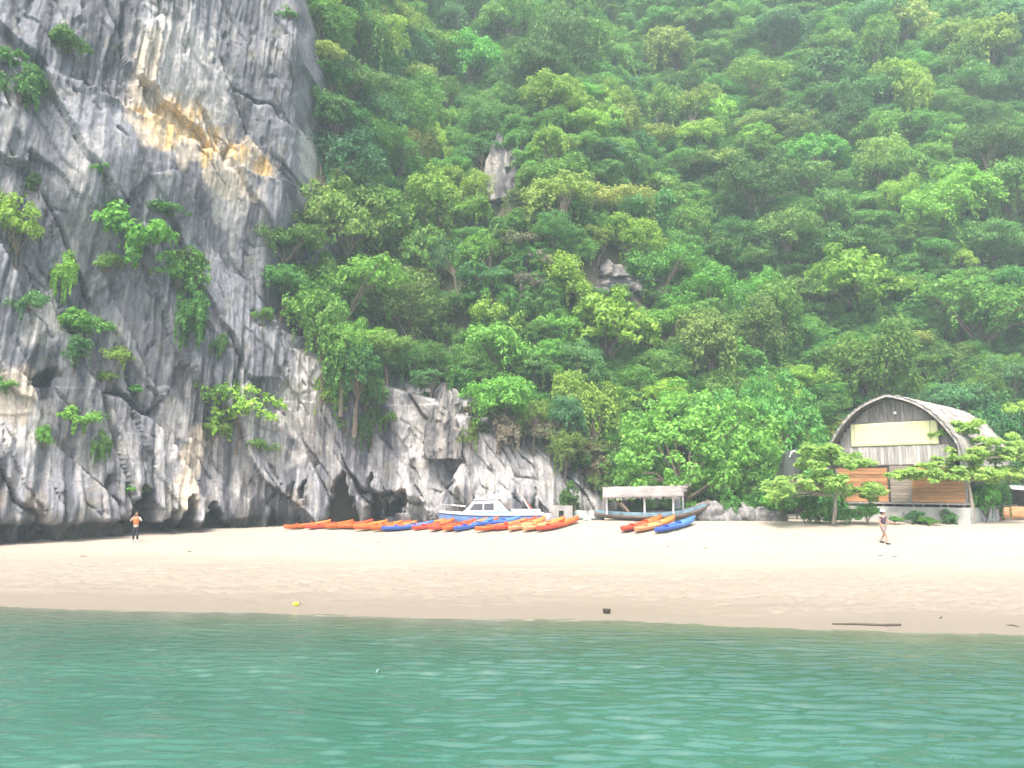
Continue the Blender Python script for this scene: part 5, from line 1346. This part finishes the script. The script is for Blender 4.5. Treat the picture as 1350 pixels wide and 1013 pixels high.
def clothes_left(o, V, arms, legs):
    hair_cap(o, HAIR)
    skin_mesh("life_vest", [(0, 0, 1.02), (0, -.005, 1.18), (0, -.005, 1.34), (0, .0, 1.43)], [(0, 1), (1, 2), (2, 3)], [(.175, .14), (.175, .15), (.185, .15), (.12, .09)], VEST, o)
    skin_mesh("shirt_hem", [(0, 0, .86), (0, 0, 1.02)], [(0, 1)], [(.17, .128), (.165, .125)], CREAM, o)
    for sd in (-1, 1):
        k_, a_, _ = legs[sd]
        skin_mesh("trouser_leg", [(sd * .085, 0, .93), (sd * .092, 0, .80), k_, (a_[0], a_[1], a_[2] + .03)], [(0, 1), (1, 2), (2, 3)], [.105, .10, .075, .06], BLACKC, o)
        e_, w_, _ = arms[sd]
        skin_mesh("sleeve", [(sd * .16, 0, 1.42), tuple((np.array((sd * .175, 0, 1.42)) + np.array(e_)) / 2), e_], [(0, 1), (1, 2)], [.07, .06, .055], CREAM, o)
    MB().box((0, -.30, 1.56), (.075, .012, .15)).build("phone", BLACKC, o)
def clothes_right(o, V, arms, legs):
    hair_cap(o, HAIR, .05)
    MB().loft([[(r * math.cos(t), r * math.sin(t), z) for t in np.linspace(0, 2 * math.pi, 18, endpoint=False)] for r, z in ((.17, 1.68), (.172, 1.69), (.105, 1.71), (.10, 1.77), (.06, 1.80), (.02, 1.805))]).build("hat", HATM, o, True)
    skin_mesh("top", [(0, 0, .96), (0, 0, 1.14), (0, 0, 1.33), (0, .0, 1.45)], [(0, 1), (1, 2), (2, 3)], [(.175, .13), (.16, .12), (.178, .13), (.11, .08)], DARKTOP, o)
    for sd in (-1, 1):
        k_, a_, _ = legs[sd]
        k2 = tuple(np.array((sd * .09, 0, .88)) * .25 + np.array(k_) * .75)
        skin_mesh("shorts_leg", [(sd * .085, 0, .97), (sd * .09, 0, .84), k2], [(0, 1), (1, 2)], [.115, .115, .10], GREYC, o)
        e_, w_, _ = arms[sd]
        skin_mesh("sleeve", [(sd * .16, 0, 1.42), tuple((np.array((sd * .175, 0, 1.42)) + np.array(e_)) / 2)], [(0, 1)], [.07, .066], DARKTOP, o)
p = on_ground(178, 714.5)
person(p, math.radians(12), 1.72, {-1: ((-.30, -.10, 1.20), (-.12, -.26, 1.42), (-.07, -.28, 1.50)), 1: ((.30, -.10, 1.20), (.12, -.26, 1.42), (.07, -.28, 1.50))},
       {-1: ((-.10, -.01, .50), (-.11, .01, .09), (-.12, -.15, .04)), 1: ((.10, -.03, .50), (.12, .0, .09), (.15, -.14, .04))}, "person in orange life vest and black trousers standing before the cave", clothes_left, WHITE)
p = on_ground(1166, 717.5)
person(p, math.radians(35), 1.72, {-1: ((-.25, .06, 1.15), (-.24, -.06, .92), (-.24, -.09, .84)), 1: ((.30, -.05, 1.18), (.42, -.25, 1.08), (.45, -.33, 1.08))},
       {-1: ((-.09, -.16, .50), (-.09, -.20, .09), (-.10, -.36, .04)), 1: ((.09, .04, .50), (.09, .24, .14), (.10, .10, .05))}, "person in dark top, shorts and pale hat walking on the sand", clothes_right, BLACKC)
# ------------------------------------------------------------------ haze
def haze():
    me = bpy.data.meshes.new("haze")
    x0, x1, y0, y1, z0, z1 = -1990, 1990, -1990, 1990, float(GZ.min()) - 1.0, 128.0
    v = [(x, y, z) for z in (z0, z1) for y in (y0, y1) for x in (x0, x1)]
    me.from_pydata(v, [], [(0, 2, 3, 1), (4, 5, 7, 6), (0, 1, 5, 4), (2, 6, 7, 3), (0, 4, 6, 2), (1, 3, 7, 5)]); me.update()
    m = bpy.data.materials.new("haze"); m.use_nodes = True
    n = m.node_tree.nodes; n.remove(n["Principled BSDF"])
    pv = n.new("ShaderNodeVolumePrincipled"); pv.inputs["Color"].default_value = (0.72, 0.88, 1.0, 1); pv.inputs["Density"].default_value = HAZE_DENSITY
    pv.inputs["Anisotropy"].default_value = 0.0
    m.node_tree.links.new(pv.outputs[0], n["Material Output"].inputs["Volume"])
    me.materials.append(m)
    tag(link("haze", me), "thin pale sea haze over the whole bay", "haze", kind="stuff")
haze()
